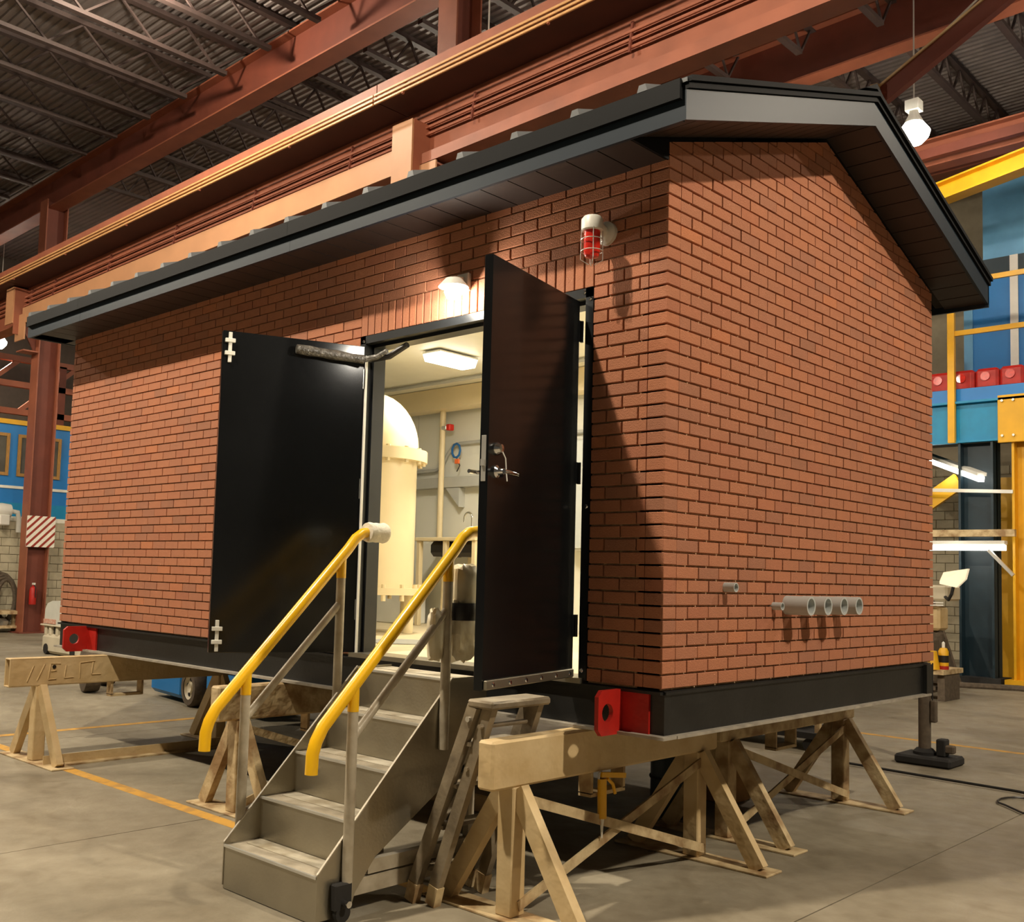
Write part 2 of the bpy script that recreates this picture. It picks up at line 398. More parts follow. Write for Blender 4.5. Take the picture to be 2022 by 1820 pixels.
# diagonal braces under the far roof
for x, y0, lab in ((-10.2, 6.1, 'diagonal red brace rising behind the upper column'), (-6.6, 6.1, 'diagonal red brace above the nearer roof seams'), (-8.4, 6.3, 'short diagonal red brace below the runway beside the far lamp')):
    tag(B().bar((x, y0 + 1.2, 6.2), (x - .6, 11.75, 9.12), .2, .2).build('diagonal_brace', M_RED), lab, 'brace', 'diagonal roof braces')
# trusses at the left end
for k, (z0, z1) in enumerate(((5.0, 5.0), (3.0, 3.0), (6.3, 5.8))):
    pass
t = thing('wind_truss', 'red-brown lattice wind truss behind the left column above the blue cabin', 'truss', (-25.5, 0, 0))
for z in (4.55, 5.3, 6.0): B().box(-.08, .08, 2, 12, z, z + .16).build('chord', M_RED, t)
for k in range(6):
    B().bar((0, 2.2 + 1.6 * k, 4.6), (0, 3.8 + 1.6 * k, 6.05), .1, .12).build('web_bar', M_RED, t)
B().box(-.08, .08, 8.1, 8.3, 4.25, 6.05).build('post', M_REDD, t)

# ------------------------------------------------------------------ open-web joists
def joist(y0, y1, label, group, parts=True, x=0., npan=12):
    t = thing('bar_joist', label, 'joist', (x, 0, 0), group=group)
    B().box(-.06, .06, y0, y1, 9.96, 10.04).build('top_chord', M_JOIST, t)
    L_ = y1 - y0
    B().box(-.055, .055, y0 + .5, y1 - .5, 9.38, 9.45).build('bottom_chord', M_JOIST, t)
    ps = []
    for k in range(npan):
        a = y0 + .1 + (L_ - .2) * k / npan; c = y0 + .1 + (L_ - .2) * (k + .5) / npan; d = y0 + .1 + (L_ - .2) * (k + 1) / npan
        ps += [((0, a, 9.97), (0, c, 9.44)), ((0, c, 9.44), (0, d, 9.97))]
    if parts:
        for p in ps: B().bar(*p, .035, .035, (1, 0, 0)).build('web_bar', M_JOIST, t)
    else:
        q = B()
        for p in ps: q.bar(*p, .035, .035, (1, 0, 0))
        q.build('web_bars', M_JOIST, t)['kind'] = 'stuff'
    return t
JG = 'roof joists of the near bay'; JF = 'roof joists of the far bay'
LJ = 'dark open-web roof joist above the near side of the deep girder'; LF = 'dark open-web roof joist seen between the girders behind the runway'
ORD = ['first', 'second', 'third', 'fourth', 'fifth', 'sixth', 'seventh', 'eighth', 'ninth', 'tenth', 'eleventh', 'twelfth', 'thirteenth', 'fourteenth', 'fifteenth', 'sixteenth', 'seventeenth']
def near_label(k): return 'dark near-bay roof joist meeting the deep girder, ' + (ORD[7 - k] + ' along from the sign column' if k < 8 else ORD[k - 8] + ' beyond the sign column')
def far_label(k): return 'dark roof joist behind the deep girder, ' + ORD[k] + ' along from the sign column'
def mez_label(k): return 'dark roof joist over the blue mezzanine, ' + ORD[8 - k] + ' counted from the right'
j0 = joist(-9, 5.85, near_label(0), JG, True, -10.26)
for k in range(1, 11): dup(j0, (-10.26 - 1.37 * k, 0, 0), near_label(k))
j1 = joist(5.95, 11.8, far_label(0), JF, True, -20., 8)
for k in range(1, 17): dup(j1, (-20 + 1.37 * k, 0, 0), far_label(k))
LF2 = 'dark open-web roof joist over the blue mezzanine at the far end'
j2 = joist(11.85, 17.6, mez_label(0), 'roof joists over the mezzanine', True, -9., 8)
for k in range(1, 9): dup(j2, (-9 + 1.37 * k, 0, 0), mez_label(k))

# ------------------------------------------------------------------ high-bay lamps
UP = .11
def highbay(loc, label, watt, drop=1.2, cap=True):
    t = thing('high_bay_lamp', label, 'lamp', loc, group='high-bay lamps of the hall')
    top = 10.0 - loc[2]
    B().tube([(0, 0, .46), (0, 0, top)], .012, 8).build('hanger', M_ZINC, t)
    B().cbox((0, 0, .36), (.2, .2, .16)).build('ballast_box', M_WHITEM, t)
    B().lathe([(.05, .3), (.07, .24), (.13, .12), (.14, .09), (.13, .09), (.06, .2), (0.001, .26)], n=24).build('reflector', M_WHITEM, t, True)
    B().lathe([(.001, .14), (.13, .10), (.23, -.04), (.21, -.12), (.12, -.22), (.001, -.25)], n=18).build('bulb', M_BULB, t, True)
    lamp('lamp_light', (loc[0], loc[1], loc[2] - .32), watt, spot=None if loc[2] > 9 or loc[1] > 9 else 180)
    if loc[2] < 9 and loc[1] < 9: lamp('deck_fill_uplight', (loc[0], loc[1], loc[2] + .62), watt * UP)  # extra point light added above the fixture to brighten the roof deck
    return t
BL = ['high-bay lamp in front of the house over the stairs', 'high-bay lamp lighting the gable end', 'high-bay lamp over the open floor before the far end of the house', 'high-bay lamp above the floor beside the far column',
      'glaring high-bay lamp hanging beside the roof ridge above the yellow beam', 'high-bay lamp glowing against the deck at the top of the picture', 'small bright lamp below the runway at the far end',
      'high-bay lamp over the mezzanine aisle', 'high-bay lamp over the far bay behind the runway']
for q, l in zip(BAYS, BL): highbay(q[:3], l, q[3])
t = thing('pendant_bulb', 'small egg-shaped lit pendant lamp hanging beside the upright column', 'lamp', (-7.5, 6.45, 7.15))
B().lathe([(.001, .3), (.07, .26), (.13, .12), (.14, -.02), (.10, -.14), (.001, -.2)], n=16).build('globe', M_BULB, t, True); B().cyl((0, 0, .3), (0, 0, 2.9), .012, 6).build('cord', M_WHITEM, t)

# ================================================================== THE BRICK HOUSE
H = thing('brick_utility_house', 'small red brick utility house with open black double doors, raised on sawhorses', 'building')
CH = .0667; PR = .017; W_, LEN = 3.5, 6.6; PITCH = .33
DL, DR, DT = -2.36, -.445, 31 * CH
EAVE = 2.645
def rake(y): return 2.74 + PITCH * min(y, W_ - y)
wf = B().box(-LEN + .01, DL, 0, .14, -.01, EAVE).box(DR, -.01, 0, .14, -.01, EAVE).box(DL, DR, 0, .14, DT, EAVE).build('front_wall', M_MORTAR, H)
wg = B().prism([(.0, -.01), (W_, -.01), (W_, rake(W_)), (W_ / 2, rake(W_ / 2)), (.0, rake(0))], 'x', -.14, 0).build('gable_wall', M_MORTAR, H)
B().prism([(.0, -.01), (W_, -.01), (W_, rake(W_)), (W_ / 2, rake(W_ / 2)), (.0, rake(0))], 'x', -LEN, -LEN + .14).build('far_end_wall', M_MORTAR, H)
B().box(-LEN + .15, -.15, W_ - .13, W_, -.01, EAVE).build('rear_wall', M_MORTAR, H)

cand = []   # (score, wall, kind, data)
def clip_rake(poly):
    def f(p): return p[1] - (rake(p[0]) - .004) if 0 <= p[0] <= W_ else p[1] - rake(0)
    # clip by both slopes
    for sg in (0, 1):
        out = []
        g = (lambda p: p[1] - (2.736 + PITCH * p[0])) if sg == 0 else (lambda p: p[1] - (2.736 + PITCH * (W_ - p[0])))
        for i, a in enumerate(poly):
            c = poly[(i + 1) % len(poly)]; fa, fc = g(a), g(c)
            if fa <= 0: out.append(a)
            if fa * fc < 0:
                k = fa / (fa - fc); out.append((a[0] + (c[0] - a[0]) * k, a[1] + (c[1] - a[1]) * k))
        poly = out
        if len(poly) < 3: return []
    return poly
J = .0095
def score(c, a, nrm):
    d = Vector(c) - CAM; return a * abs(d.normalized().dot(nrm)) / d.length_squared
NF = Vector((0, -1, 0)); NG = Vector((1, 0, 0))
for k in range(53):
    z0 = k * CH + (0 if k == 0 else J / 2) ; z1 = (k + 1) * CH - J / 2
    # ---- corner brick shared by both faces
    if z0 < 2.66:
        zz = min(z1, 2.73)
        cand.append((score((0, 0, (z0 + z1) / 2), .012, (NF + NG).normalized()), wf, 'corner', (z0, zz)))
    # ---- front
    if z0 < EAVE - .015:
        zt = min(z1, EAVE)
        jo = [.1] + [(.15 if k % 2 == 0 else .25) + .2 * i for i in range(34)]
        jo = [q for q in jo if q < LEN - .03] + [LEN]
        for a, c in zip(jo[:-1], jo[1:]):
            x1, x0 = -a - (J / 2 if a > .101 else -.002), -c + J / 2
            spans = [(x0, x1)]
            if z1 < 34 * CH + .001:
                ns = []
                for p, q in spans:
                    if q > DR: ns.append((max(p, DR + .003), q))
                    if p < DL: ns.append((p, min(q, DL - .003)))
                    if q <= DR and p >= DL: pass
                spans = [s_ for s_ in ns if s_[1] - s_[0] > .012]
            for p, q in spans:
                cand.append((score(((p + q) / 2, 0, (z0 + zt) / 2), (q - p) * (zt - z0), NF), wf, 'front', (p, q, z0, zt)))
    # ---- gable
    jo = [.1] + [(.3 if k % 2 == 0 else .2) + .2 * i for i in range(18)]
    jo = [q for q in jo if q < W_ - .03] + [W_]
    for a, c in zip(jo[:-1], jo[1:]):
        pl = clip_rake([(a + (J / 2 if a > .101 else -.003), z0), (c - (J / 2 if c < W_ else -PR), z0), (c - (J / 2 if c < W_ else -PR), z1), (a + (J / 2 if a > .101 else -.003), z1)])
        if len(pl) >= 3:
            full = len(pl) == 4 and abs(pl[0][0] - a) < .006 and abs(pl[0][1] - z0) < 1e-6 and abs(pl[2][1] - z1) < 1e-6 and abs(pl[3][1] - z1) < 1e-6 and abs(pl[3][0] - pl[0][0]) < 1e-6 and abs(pl[1][0] - pl[2][0]) < 1e-6 and abs(pl[1][1] - z0) < 1e-6
            ar = (c - a) * CH if full else .004
            cand.append((score((0, (a + c) / 2, (z0 + z1) / 2), ar, NG), wg, 'gable' if full else 'gcut', (pl[0][0], pl[1][0], z0, z1) if full else pl))
    if z0 > 2.66: # gable face of the upper corner
        pl = clip_rake([(-PR, z0), (.1 - J / 2, z0), (.1 - J / 2, z1), (-PR, z1)])
        if len(pl) >= 3: cand.append((1e-6, wg, 'gcut', pl))
ns = 29
for i in range(ns):
    x1 = DR - (DR - DL) * i / ns - J / 2; x0 = DR - (DR - DL) * (i + 1) / ns + J / 2
    cand.append((score(((x0 + x1) / 2, 0, 32.5 * CH), .19 * .066, NF), wf, 'front', (x0, x1, 31 * CH + .004, 34 * CH - J / 2)))
cand.sort(key=lambda c: -c[0])
cache = {}; stuff = {wf: B(), wg: B()}
for i, (s_, wall, kind, d) in enumerate(cand):
    pr = PR + R.uniform(-.002, .002)
    if i < 300 and kind != 'gcut':
        if kind == 'corner': key = ('c', round(d[1] - d[0], 4)); c = (0, 0, (d[0] + d[1]) / 2)
        elif kind == 'front': key = ('f', round(d[1] - d[0], 3), round(d[3] - d[2], 3)); c = ((d[0] + d[1]) / 2, 0, (d[2] + d[3]) / 2)
        else: key = ('g', round(d[1] - d[0], 3), round(d[3] - d[2], 3)); c = (0, (d[0] + d[1]) / 2, (d[2] + d[3]) / 2)
        if key not in cache:
            if kind == 'corner': h = (d[1] - d[0]) / 2; q = B().bbox(-.1 + J / 2, PR, -PR, .1 - J / 2, -h, h, .0025)
            elif kind == 'front': a, h = (d[1] - d[0]) / 2, (d[3] - d[2]) / 2; q = B().bbox(-a, a, -PR, .02, -h, h, .0025)
            else: a, h = (d[1] - d[0]) / 2, (d[3] - d[2]) / 2; q = B().bbox(-.02, PR, -a, a, -h, h, .0025)
            cache[key] = q.mesh('brick', M_BRICK)
        o = put(cache[key], 'brick', wall, c)
        jit = R.uniform(-.0018, .0018)
        if kind == 'front': o.location.y += jit
        elif kind == 'gable': o.location.x += jit
    else:
        q = stuff[wall]
        if kind == 'corner': q.box(-.1 + J / 2, PR, -PR, .1 - J / 2, d[0], d[1])
        elif kind == 'front': q.box(d[0], d[1], -pr, .02, d[2], d[3])
        elif kind == 'gable': q.box(-.02, pr, d[0], d[1], d[2], d[3])
        else: q.prism(d, 'x', -.02, pr)
for wl_, q in stuff.items(): q.build('brick_field', M_BRICKI, wl_)['kind'] = 'stuff'

# ---- base frame
bf = B().box(-LEN, .02, .0, .06, -.225, -.012).build('front_base_channel', M_BASE, H)
B().box(-LEN, .015, -.03, .06, -.03, -.016).build('top_flange', M_BASE, bf)
B().box(-LEN, .055, -.055, .06, -.24, -.225).build('bottom_flange', M_FLANGE, bf)
bg = B().box(-.03, .02, .0605, 3.40, -.225, -.012).build('gable_base_channel', M_BASE, H)
B().box(-.03, .03, .0, 3.40, -.03, -.016).build('top_flange', M_BASE, bg)
B().box(-.03, .06, .06, 3.36, -.24, -.225).build('bottom_flange', M_FLANGE, bg)
B().box(-.06, .05, 3.30, 3.40, -.24, -.02).build('end_post', M_BASE, bg)
B().box(-LEN, -.1, 3.30, 3.40, -.24, -.02).build('rear_base_channel', M_BASE, H)
for k in range(5): B().box(-5.9 + 1.25 * k, -5.8 + 1.25 * k, .07, 3.3, -.2, -.06).build('cross_member', M_BASE, H)
B().box(-LEN + .1, -.1, .07, 3.3, -.055, -.02).build('floor_plate', M_BASE, H)
def lug(x, rz, wd):
    o = bpy.data.objects.new('lifting_lug', None); COL.objects.link(o); o.parent = H; o.location = (x, .0, -.13)
    # plate with a hole, standing out of the channel, and its doubler
    def plate(w, nm, m):
        n = 20; vs = []; fs = []; rr = .045; h = .11
        for yy in (-.012, .012):
            for k in range(n):
                t = 2 * math.pi * k / n; vs.append((rr * math.cos(t) - .03, yy, rr * math.sin(t)))
            for k in range(n):
                t = 2 * math.pi * k / n; cx, cz = math.cos(t), math.sin(t); s_ = max(abs(cx), abs(cz)); q = .93 if abs(abs(cx) - abs(cz)) < .2 else 1
                vs.append((cx / s_ * w / 2 * q, yy, cz / s_ * h * q))
        for k in range(n):
            j = (k + 1) % n
            fs += [(k, j, n + j, n + k), (2 * n + k, 3 * n + k, 3 * n + j, 2 * n + j), (n + k, n + j, 3 * n + j, 3 * n + k), (k, 2 * n + k, 2 * n + j, j)]
        return B().add(vs, fs).build(nm, m, o)
    p1 = plate(wd, 'lug_plate', M_REDP); p1.location = (-.01, -.105, 0); p1.rotation_euler = (0, 0, rz)
    B().box(-.02, .16, -.015, .03, -.10, .11).build('backing_plate', M_REDP, o)
    return o
lug(-.22, math.radians(90), .21); lug(-6.02, math.radians(90), .25)

# ---- roof
RZ = lambda y: 2.835 + PITCH * (min(y, W_ - y) + .36)
ribx = [.10 - .405 * k for k in range(18)]
edges = [.34] + ribx + [-6.86]
pm = {}
for i, (a, c) in enumerate(zip(edges[:-1], edges[1:])):
    for s_ in (0, 1):
        y0, y1 = (-.37, W_ / 2) if s_ == 0 else (W_ / 2, W_ + .33)
        B().prism([(y0, RZ(y0)), (y1, RZ(y1)), (y1, RZ(y1) - .02), (y0, RZ(y0) - .02)], 'x', c + .002, a - .002).build('roof_panel', M_ROOF, H)
key = {}
for x in ribx:
    for s_ in (0, 1):
        if s_ not in key:
            y0, y1 = (-.385, W_ / 2 - .02) if s_ == 0 else (W_ / 2 + .02, W_ + .33)
            q = B(); sec = [(-.03, 0), (-.018, .038), (.018, .038), (.03, 0)]
            q.add([(u, y0, RZ(y0) + v) for u, v in sec] + [(u, y1, RZ(y1) + v) for u, v in sec], [(0, 1, 2, 3), (7, 6, 5, 4), (0, 4, 5, 1), (1, 5, 6, 2), (2, 6, 7, 3), (3, 7, 4, 0)])
            key[s_] = q.mesh('roof_rib', M_ROOF)
        put(key[s_], 'roof_rib', H, (x, 0, 0))
B().prism([(W_ / 2 - .16, RZ(W_ / 2) - .02), (W_ / 2, RZ(W_ / 2) + .065), (W_ / 2 + .16, RZ(W_ / 2) - .02), (W_ / 2, RZ(W_ / 2) + .03)], 'x', -6.86, .34).build('ridge_cap', M_FASCIA_D, H)
# fascia along the front eave, in lengths
for a, c in ((.31, -2.72), (-2.722, -5.78), (-5.782, -6.84)):
    f = B().box(c, a, -.36, -.34, 2.635, 2.735).build('eave_fascia', M_FASCIA, H)
    B().box(c, a, -.385, -.345, 2.735, 2.83).build('eave_shade_band', M_FASCIA_D, f)  # near-black band paints the shade under the roof edge
B().box(-6.84, .33, W_ + .29, W_ + .31, 2.635, 2.81).build('eave_fascia', M_FASCIA, H)
B().box(-6.86, -6.84, -.36, W_ + .31, 2.64, 2.80).build('far_end_fascia', M_FASCIA, H)
for s_ in (0, 1):
    y0, y1 = (-.36, W_ / 2) if s_ == 0 else (W_ / 2, W_ + .31)
    zb = lambda y: 2.635 + PITCH * (min(y, W_ - y) + .36)
    f = B().prism([(y0, zb(y0)), (y1, zb(y1)), (y1, zb(y1) + .145), (y0, zb(y0) + .145)], 'x', .31, .33).build('rake_fascia', M_FASCIA, H)
    B().prism([(y0, zb(y0) + .147), (y1, zb(y1) + .147), (y1, zb(y1) + .172), (y0, zb(y0) + .172)], 'x', .31, .345).build('rake_trim', M_FASCIA_D, f)
    B().prism([(y0, zb(y0) + .178), (y1, zb(y1) + .178), (y1, zb(y1) + .205), (y0, zb(y0) + .205)], 'x', .28, .36).build('roof_edge_trim', M_FASCIA_D, f)
    # sloped soffit in boards
    nb = 14
    for i in range(nb):
        a = y0 + (y1 - y0) * i / nb + .004; c = y0 + (y1 - y0) * (i + 1) / nb - .004
        B().prism([(a, zb(a) + .008), (c, zb(c) + .008), (c, zb(c) + .018), (a, zb(a) + .018)], 'x', .015, .308).build('soffit_board', M_SOFFIT, H)
    y0 += .03 if s_ == 0 else 0; y1 -= .03 if s_ else 0
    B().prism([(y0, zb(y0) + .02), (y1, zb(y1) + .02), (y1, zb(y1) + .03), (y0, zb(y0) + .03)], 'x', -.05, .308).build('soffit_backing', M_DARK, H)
nb = 34
for i in range(nb):
    a = -6.82 + 6.82 * i / nb; c = -6.82 + 6.82 * (i + 1) / nb
    B().box(a + .004, c - .004, -.34, -.013, 2.642, 2.654).build('soffit_board', M_SOFFIT, H)
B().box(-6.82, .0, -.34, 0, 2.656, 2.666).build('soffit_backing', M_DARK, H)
B().prism([(-.34, 2.64), (-.012, 2.64), (-.012, 2.752), (-.34, 2.65)], 'x', .002, .014).build('soffit_return', M_FASCIA_D, H)
B().box(-6.82, -LEN - .015, -.34, .3, 2.642, 2.66).build('soffit_corner_board', M_SOFFIT, H)

# ---- door frame
df = B().box(DL, DL + .05, -.02, .14, 0, DT).box(DR - .05, DR, -.02, .14, 0, DT).box(DL, DR, -.02, .14, DT - .05, DT).build('door_frame', M_BLACK, H)
B().box(DL + .05, DL + .07, .04, .14, 0, DT - .05).build('left_stop', M_BLACK, df); B().box(DR - .07, DR - .05, .04, .14, 0, DT - .05).build('right_stop', M_BLACK, df)
B().box(DL + .05, DR - .05, .04, .14, DT - .07, DT - .05).build('head_stop', M_BLACK, df)
B().box(DL + .051, DL + .06, -.018, -.002, .01, DT - .13).build('weather_strip', M_WHITEPL, df)
B().box(DL + .07, DR - .05, .03, .045, .02, DT - .06).v and None
B().box(DL + .02, DR - .02, -.045, .15, -.016, .012).build('threshold', M_ALU, df)
sc = B().lathe([(.001, .005), (.008, .005), (.012, 0)], n=8, axis='y').mesh('frame_screw', M_CHROME)
for x, z in ((DL + .035, DT - .035), (DR - .02, DT - .06), (DR - .06, DT - .02), (DR - .03, .05), (DR - .02, .9)): put(sc, 'frame_screw', df, (x, -.022, z), (math.pi, 0, 0))

LW, LH = .914, 2.0
def leaf(name, loc, ang, y0, y1):
    o = B().bbox(0, LW, y0, y1, .012, LH, .003).build(name, M_DOOR, H); o.location = loc; o.rotation_euler = (0, 0, ang); return o
rl = leaf('door_leaf', (-.525, -.03, 0), math.radians(-77.7), -.045, 0); rl['label'] = 'open black door leaf with chrome lever and metal drip strip'
# face at local y=0 looks towards +x
dr = B().bbox(.02, LW - .01, 0, .018, .015, .058, .004).build('drip_strip', M_ALU, rl)
for k in range(6): put(sc, 'strip_screw', rl, (.07 + .155 * k, .019, .036))
B().bbox(LW, LW + .003, -.034, -.010, .95, 1.16, .001).build('lock_plate', M_ZINC, rl)
B().box(LW + .003, LW + .015, -.03, -.014, 1.02, 1.05).build('latch_bolt', M_ZINC, rl)
dbt = B().lathe([(.03, 0), (.03, .012), (.024, .02), (.02, .032), (.001, .034)], n=20, axis='y').build('deadbolt', M_CHROME, rl, True, (LW - .07, 0, 1.105))
ros = B().lathe([(.03, 0), (.03, .01), (.018, .02), (.014, .045), (.001, .047)], n=20, axis='y').build('lever_rose', M_CHROME, rl, True, (LW - .07, 0, 1.0))
B().tube([(0, .045, 0), (-.03, .05, 0), (-.12, .048, -.004), (-.135, .04, -.005)], [.012, .011, .010, .008], 10).build('lever', M_CHROME, ros, True)
B().tube([(.0, -.05, 1.0 - 1.0), (.0, -.10, 0), (.06, -.105, 0)], .010, 8).build('inner_lever', M_CHROME, ros, True)
B().tube([(0, .035, .09), (-.012, .045, .06), (-.014, .05, -.01), (-.008, .058, -.045)], .003, 6).build('key_tie', M_WHITEPL, ros, True)
def hinges(o, m, side):
    for z in (.22, 1.02, 1.78):
        B().box(-.03, .012, -.001 if side > 0 else -.046, .003 if side > 0 else -.042, z, z + .115).build('hinge_plate', m, o)
        B().cyl((-.018, .006, z), (-.018, .006, z + .115), .009, 10).build('hinge_knuckle', m, o, True)
hinges(rl, M_BLACK, 1)
B().box(.02, .05, -.047, -.02, 0, .02).v and None
ll = leaf('door_leaf', (-2.315, -.02, 0), math.radians(-113), -.045, 0); ll['label'] = 'open black door leaf with surface bolts and a wrapped closer'
for z in (.02, 1.80):
    B().bbox(LW - .055, LW - .033, 0, .014, z, z + .19, .002).build('bolt_bar', M_WHITEM, ll)
    for zz in (.045, .125): B().bbox(LW - .075, LW - .013, 0, .02, z + zz, z + zz + .025, .002).build('bolt_keeper', M_WHITEM, ll)
for z in (.22, 1.0, 1.72): B().box(-.004, .004, -.04, .0, z, z + .13).build('hinge_plate', M_ZINC, ll)
cl = B().tube([(.46, .035, 1.925), (.38, .035, 1.922), (.3, .035, 1.918), (.2, .037, 1.913), (.1, .045, 1.905), (.02, .06, 1.90)], [.03, .034, .03, .034, .028, .03], 10).build('door_closer', M_CLOSER, ll, True)
B().tube([(.02, .06, 1.90), (-.05, .12, 1.915), (-.09, .19, 1.945)], [.02, .018, .016], 8).build('closer_arm', M_CLOSER, cl, True)
B().tube([(-.02, .05, 1.905), (-.12, .16, 1.92), (-.19, .30, 1.975)], [.02, .022, .02], 8).build('closer_arm', M_TAPE, cl, True)
# interior shell
B().box(-LEN + .15, -.15, .15, 3.36, -.015, .005).build('interior_floor', M_ICREAM2, H)
B().box(-LEN + .15, -.15, .15, 3.36, 2.46, 2.48).build('interior_ceiling', M_CEILW, H)
for k in range(6):
    a = -LEN + .16 + 1.05 * k; B().box(a, a + 1.042, 3.33, 3.36, .006, 2.455).build('interior_panel', M_PANEL, H)
B().box(-LEN + .15, -LEN + .18, .15, 3.32, .006, 2.455).build('interior_panel', M_PANEL, H)
B().box(-.18, -.15, .15, 3.32, .006, 2.455).build('interior_panel', M_PANEL, H)
for a, c in ((-LEN + .19, DL - .05), (DR + .05, -.19)): B().box(a, c, .145, .165, .006, 2.455).build('interior_panel', M_PANEL, H)
B().box(-LEN + .19, -.19, 3.05, 3.25, 2.24, 2.455).build('ceiling_beam', M_ICREAM, H)
# service sleeves through the gable wall
def sleeve(y, z, r, l, lab=None):
    n = 24; o = B().lathe([(r * .78, -.1), (r * .78, l), (r, l), (r, -.02)], (0, 0, 0), n, 'x').build('pipe_sleeve', M_GREY, H, True, (0, y, z)); return o
for y in (1.245, 1.46, 1.675, 1.885): sleeve(y, .405, .054, .17)
sleeve(.56, .50, .025, .085); sleeve(1.09, .40, .022, .075)

def NB(t): return (-t.location.x, -t.location.y, -(t.location.z - ZF))
def add(b, name, m, t, smooth=False, parent=None):
    o = b.build(name, m, parent or t, smooth)
    if parent is None: o.location = NB(t)
    return o
# ================================================================== STAIRS
X0, X1 = -1.72, -.957; TR, RS = .2075, .211; NY, NZ = -1.31, -.864
st = thing('aluminium_stair', 'portable aluminium stair with yellow handrails in front of the open doorway', 'stairs', ((X0 + X1) / 2, -.8, -1.08))
for k in range(5):
    y, z = NY + TR * k, NZ + RS * k
    td = add(B().box(X0 + .004, X1 - .004, y, y + TR + (.05 if k == 4 else .0), z - .012, z), 'tread', M_ALU2, st)
    add(B().box(X0 + .05, X1 - .03, y + .10, y + TR - .004, z + .0005, z + .003), 'grip_strip', M_TREAD, st)
    add(B().bar((X0 + .004, y, z - .002), (X1 - .004, y, z - .002), .012, .012), 'nosing', M_ZINC, st)
    add(B().box(X0 + .004, X1 - .004, y + .001, y + .008, (z - RS if k else -1.075), z - .010), 'riser', M_ALU, st)
for x, nm in ((X0, 'side_plate'), (X1, 'side_plate')):
    pl = [(NY - .002, -1.06), (NY - .002, NZ + .012), (NY + 4 * TR, NZ + 4 * RS + .012), (NY + 5 * TR + .05, NZ + 4 * RS + .012), (NY + 5 * TR + .05, NZ + 4 * RS - .34), (-.969, -.825), (-1.087, -.967), (-1.12, -1.06)]
    s = add(B().prism(pl, 'x', x - .004, x + .004), nm, M_ALU, st)
    a, c = Vector((x, NY, NZ + .014)), Vector((x, NY + 4 * TR, NZ + 4 * RS + .014))
    add(B().bar(a, c, .012, .006), 'edge_trim', M_ALU2, st)
# rear supports and caster feet
for x in (X0 + .03, X1 - .03):
    add(B().bar((x, -.30, -.1), (x, -.30, -1.07), .04, .04), 'rear_leg', M_ALU2, st)
    add(B().box(x - .02, x + .02, -1.10, -.3, -.99, -.915), 'base_rail', M_ALU2, st); add(B().box(x - .02, x + .02, -1.0, -.3, -.905, -.84), 'base_rail', M_ALU2, st)
    add(B().bar((x, -.30, -.5), (x, -.62, -.86), .03, .03), 'brace', M_ALU2, st)
add(B().bar((X0 + .03, -.30, -.55), (X1 - .03, -.30, -.55), .03, .05), 'cross_bar', M_ALU2, st)
for x, s_ in ((X0, -1), (X1, 1)):
    c = add(B().bbox(x + s_ * .006, x + s_ * .05, -1.24, -1.14, -1.02, -.90, .006), 'caster_housing', M_RUB, st)
    add(B().lathe([(.001, -.014), (.042, -.014), (.046, 0), (.042, .014), (.001, .014)], (x + s_ * .035, -1.19, -1.033), 16, 'x'), 'caster_wheel', M_RUB, st, True)
    add(B().lathe([(.001, -.03), (.016, -.03), (.016, .03), (.001, .03)], (x + s_ * .06, -1.19, -.985), 10, 'x'), 'caster_bolt', M_CHROME, st, True)
def rail(x, o, label):
    yb = -1.37 + o; ys = -.56 + o
    pth = [(x, yb - .015, -.39), (x, yb - .012, -.30)] + [(x, yb + .005, -.245), (x, yb + .04, -.185)] + [(x, ys + .05 + 0, .655), (x, ys + .10, .715), (x, ys + .15, .748), (x, ys + .21, .757), (x, ys + .30, .757)]
    h = add(B().tube(pth, .030, 16), 'handrail', M_YEL, st, True); h['label'] = label
    def zr(y): return -.185 + (y - (yb + .04)) * (.655 + .185) / (ys + .05 - yb - .04)
    for y, zb in ((-1.155 + o, -1.0), (-.555 + o, -.36)):
        add(B().cyl((x, y, zb), (x, y, zr(y) - .12), .026, 14), 'rail_post', M_ALU2, st, True)
        add(B().cyl((x, y, zr(y) - .12), (x, y, zr(y)), .0275, 14), 'post_top', M_YEL, st, True)
    add(B().tube([(x, -1.15 + o, -.245), (x, -.56 + o, .345)], .021, 12), 'mid_rail', M_ALU2, st, True)
rail(X0 - .024, -.05, 'yellow handrail ending in a white foam roll'); rail(X1 + .024, .0, 'yellow handrail beside the black door leaf')
fo = add(B().lathe([(.024, -.07), (.055, -.068), (.06, -.05), (.056, -.02), (.058, 0), (.056, .03), (.061, .055), (.056, .07), (.022, .071)], (X0 - .024, -.36, .757), 20, 'y'), 'foam_roll', M_FOAM, st, True)
add(B().lathe([(.024, -.03), (.05, -.03), (.05, .03), (.024, .03)], (X1 + .024, -.255, .757), 20, 'y'), 'foam_roll', M_CARD, st, True)
# wrapped bundle on the right rail post
def blob(c, d, seed, n=(14, 10), amp=.12):
    rr = random.Random(seed); vs = []; fs = []; nu, nv = n
    off = [[1 + rr.uniform(-amp, amp) for _ in range(nu)] for _ in range(nv + 1)]
    for j in range(nv + 1):
        ph = math.pi * j / nv
        for i in range(nu):
            th = 2 * math.pi * i / nu; q = off[j][i] if 0 < j < nv else 1
            sx, sy, sz = math.sin(ph) * math.cos(th), math.sin(ph) * math.sin(th), math.cos(ph)
            f = lambda a: math.copysign(abs(a) ** .6, a)
            vs.append((c[0] + d[0] * f(sx) * q, c[1] + d[1] * f(sy) * q, c[2] + d[2] * f(sz) * (q if 0 < j < nv else 1)))
    for j in range(nv):
        for i in range(nu): fs.append((j * nu + i, j * nu + (i + 1) % nu, (j + 1) * nu + (i + 1) % nu, (j + 1) * nu + i))
    return B().add(vs, fs)
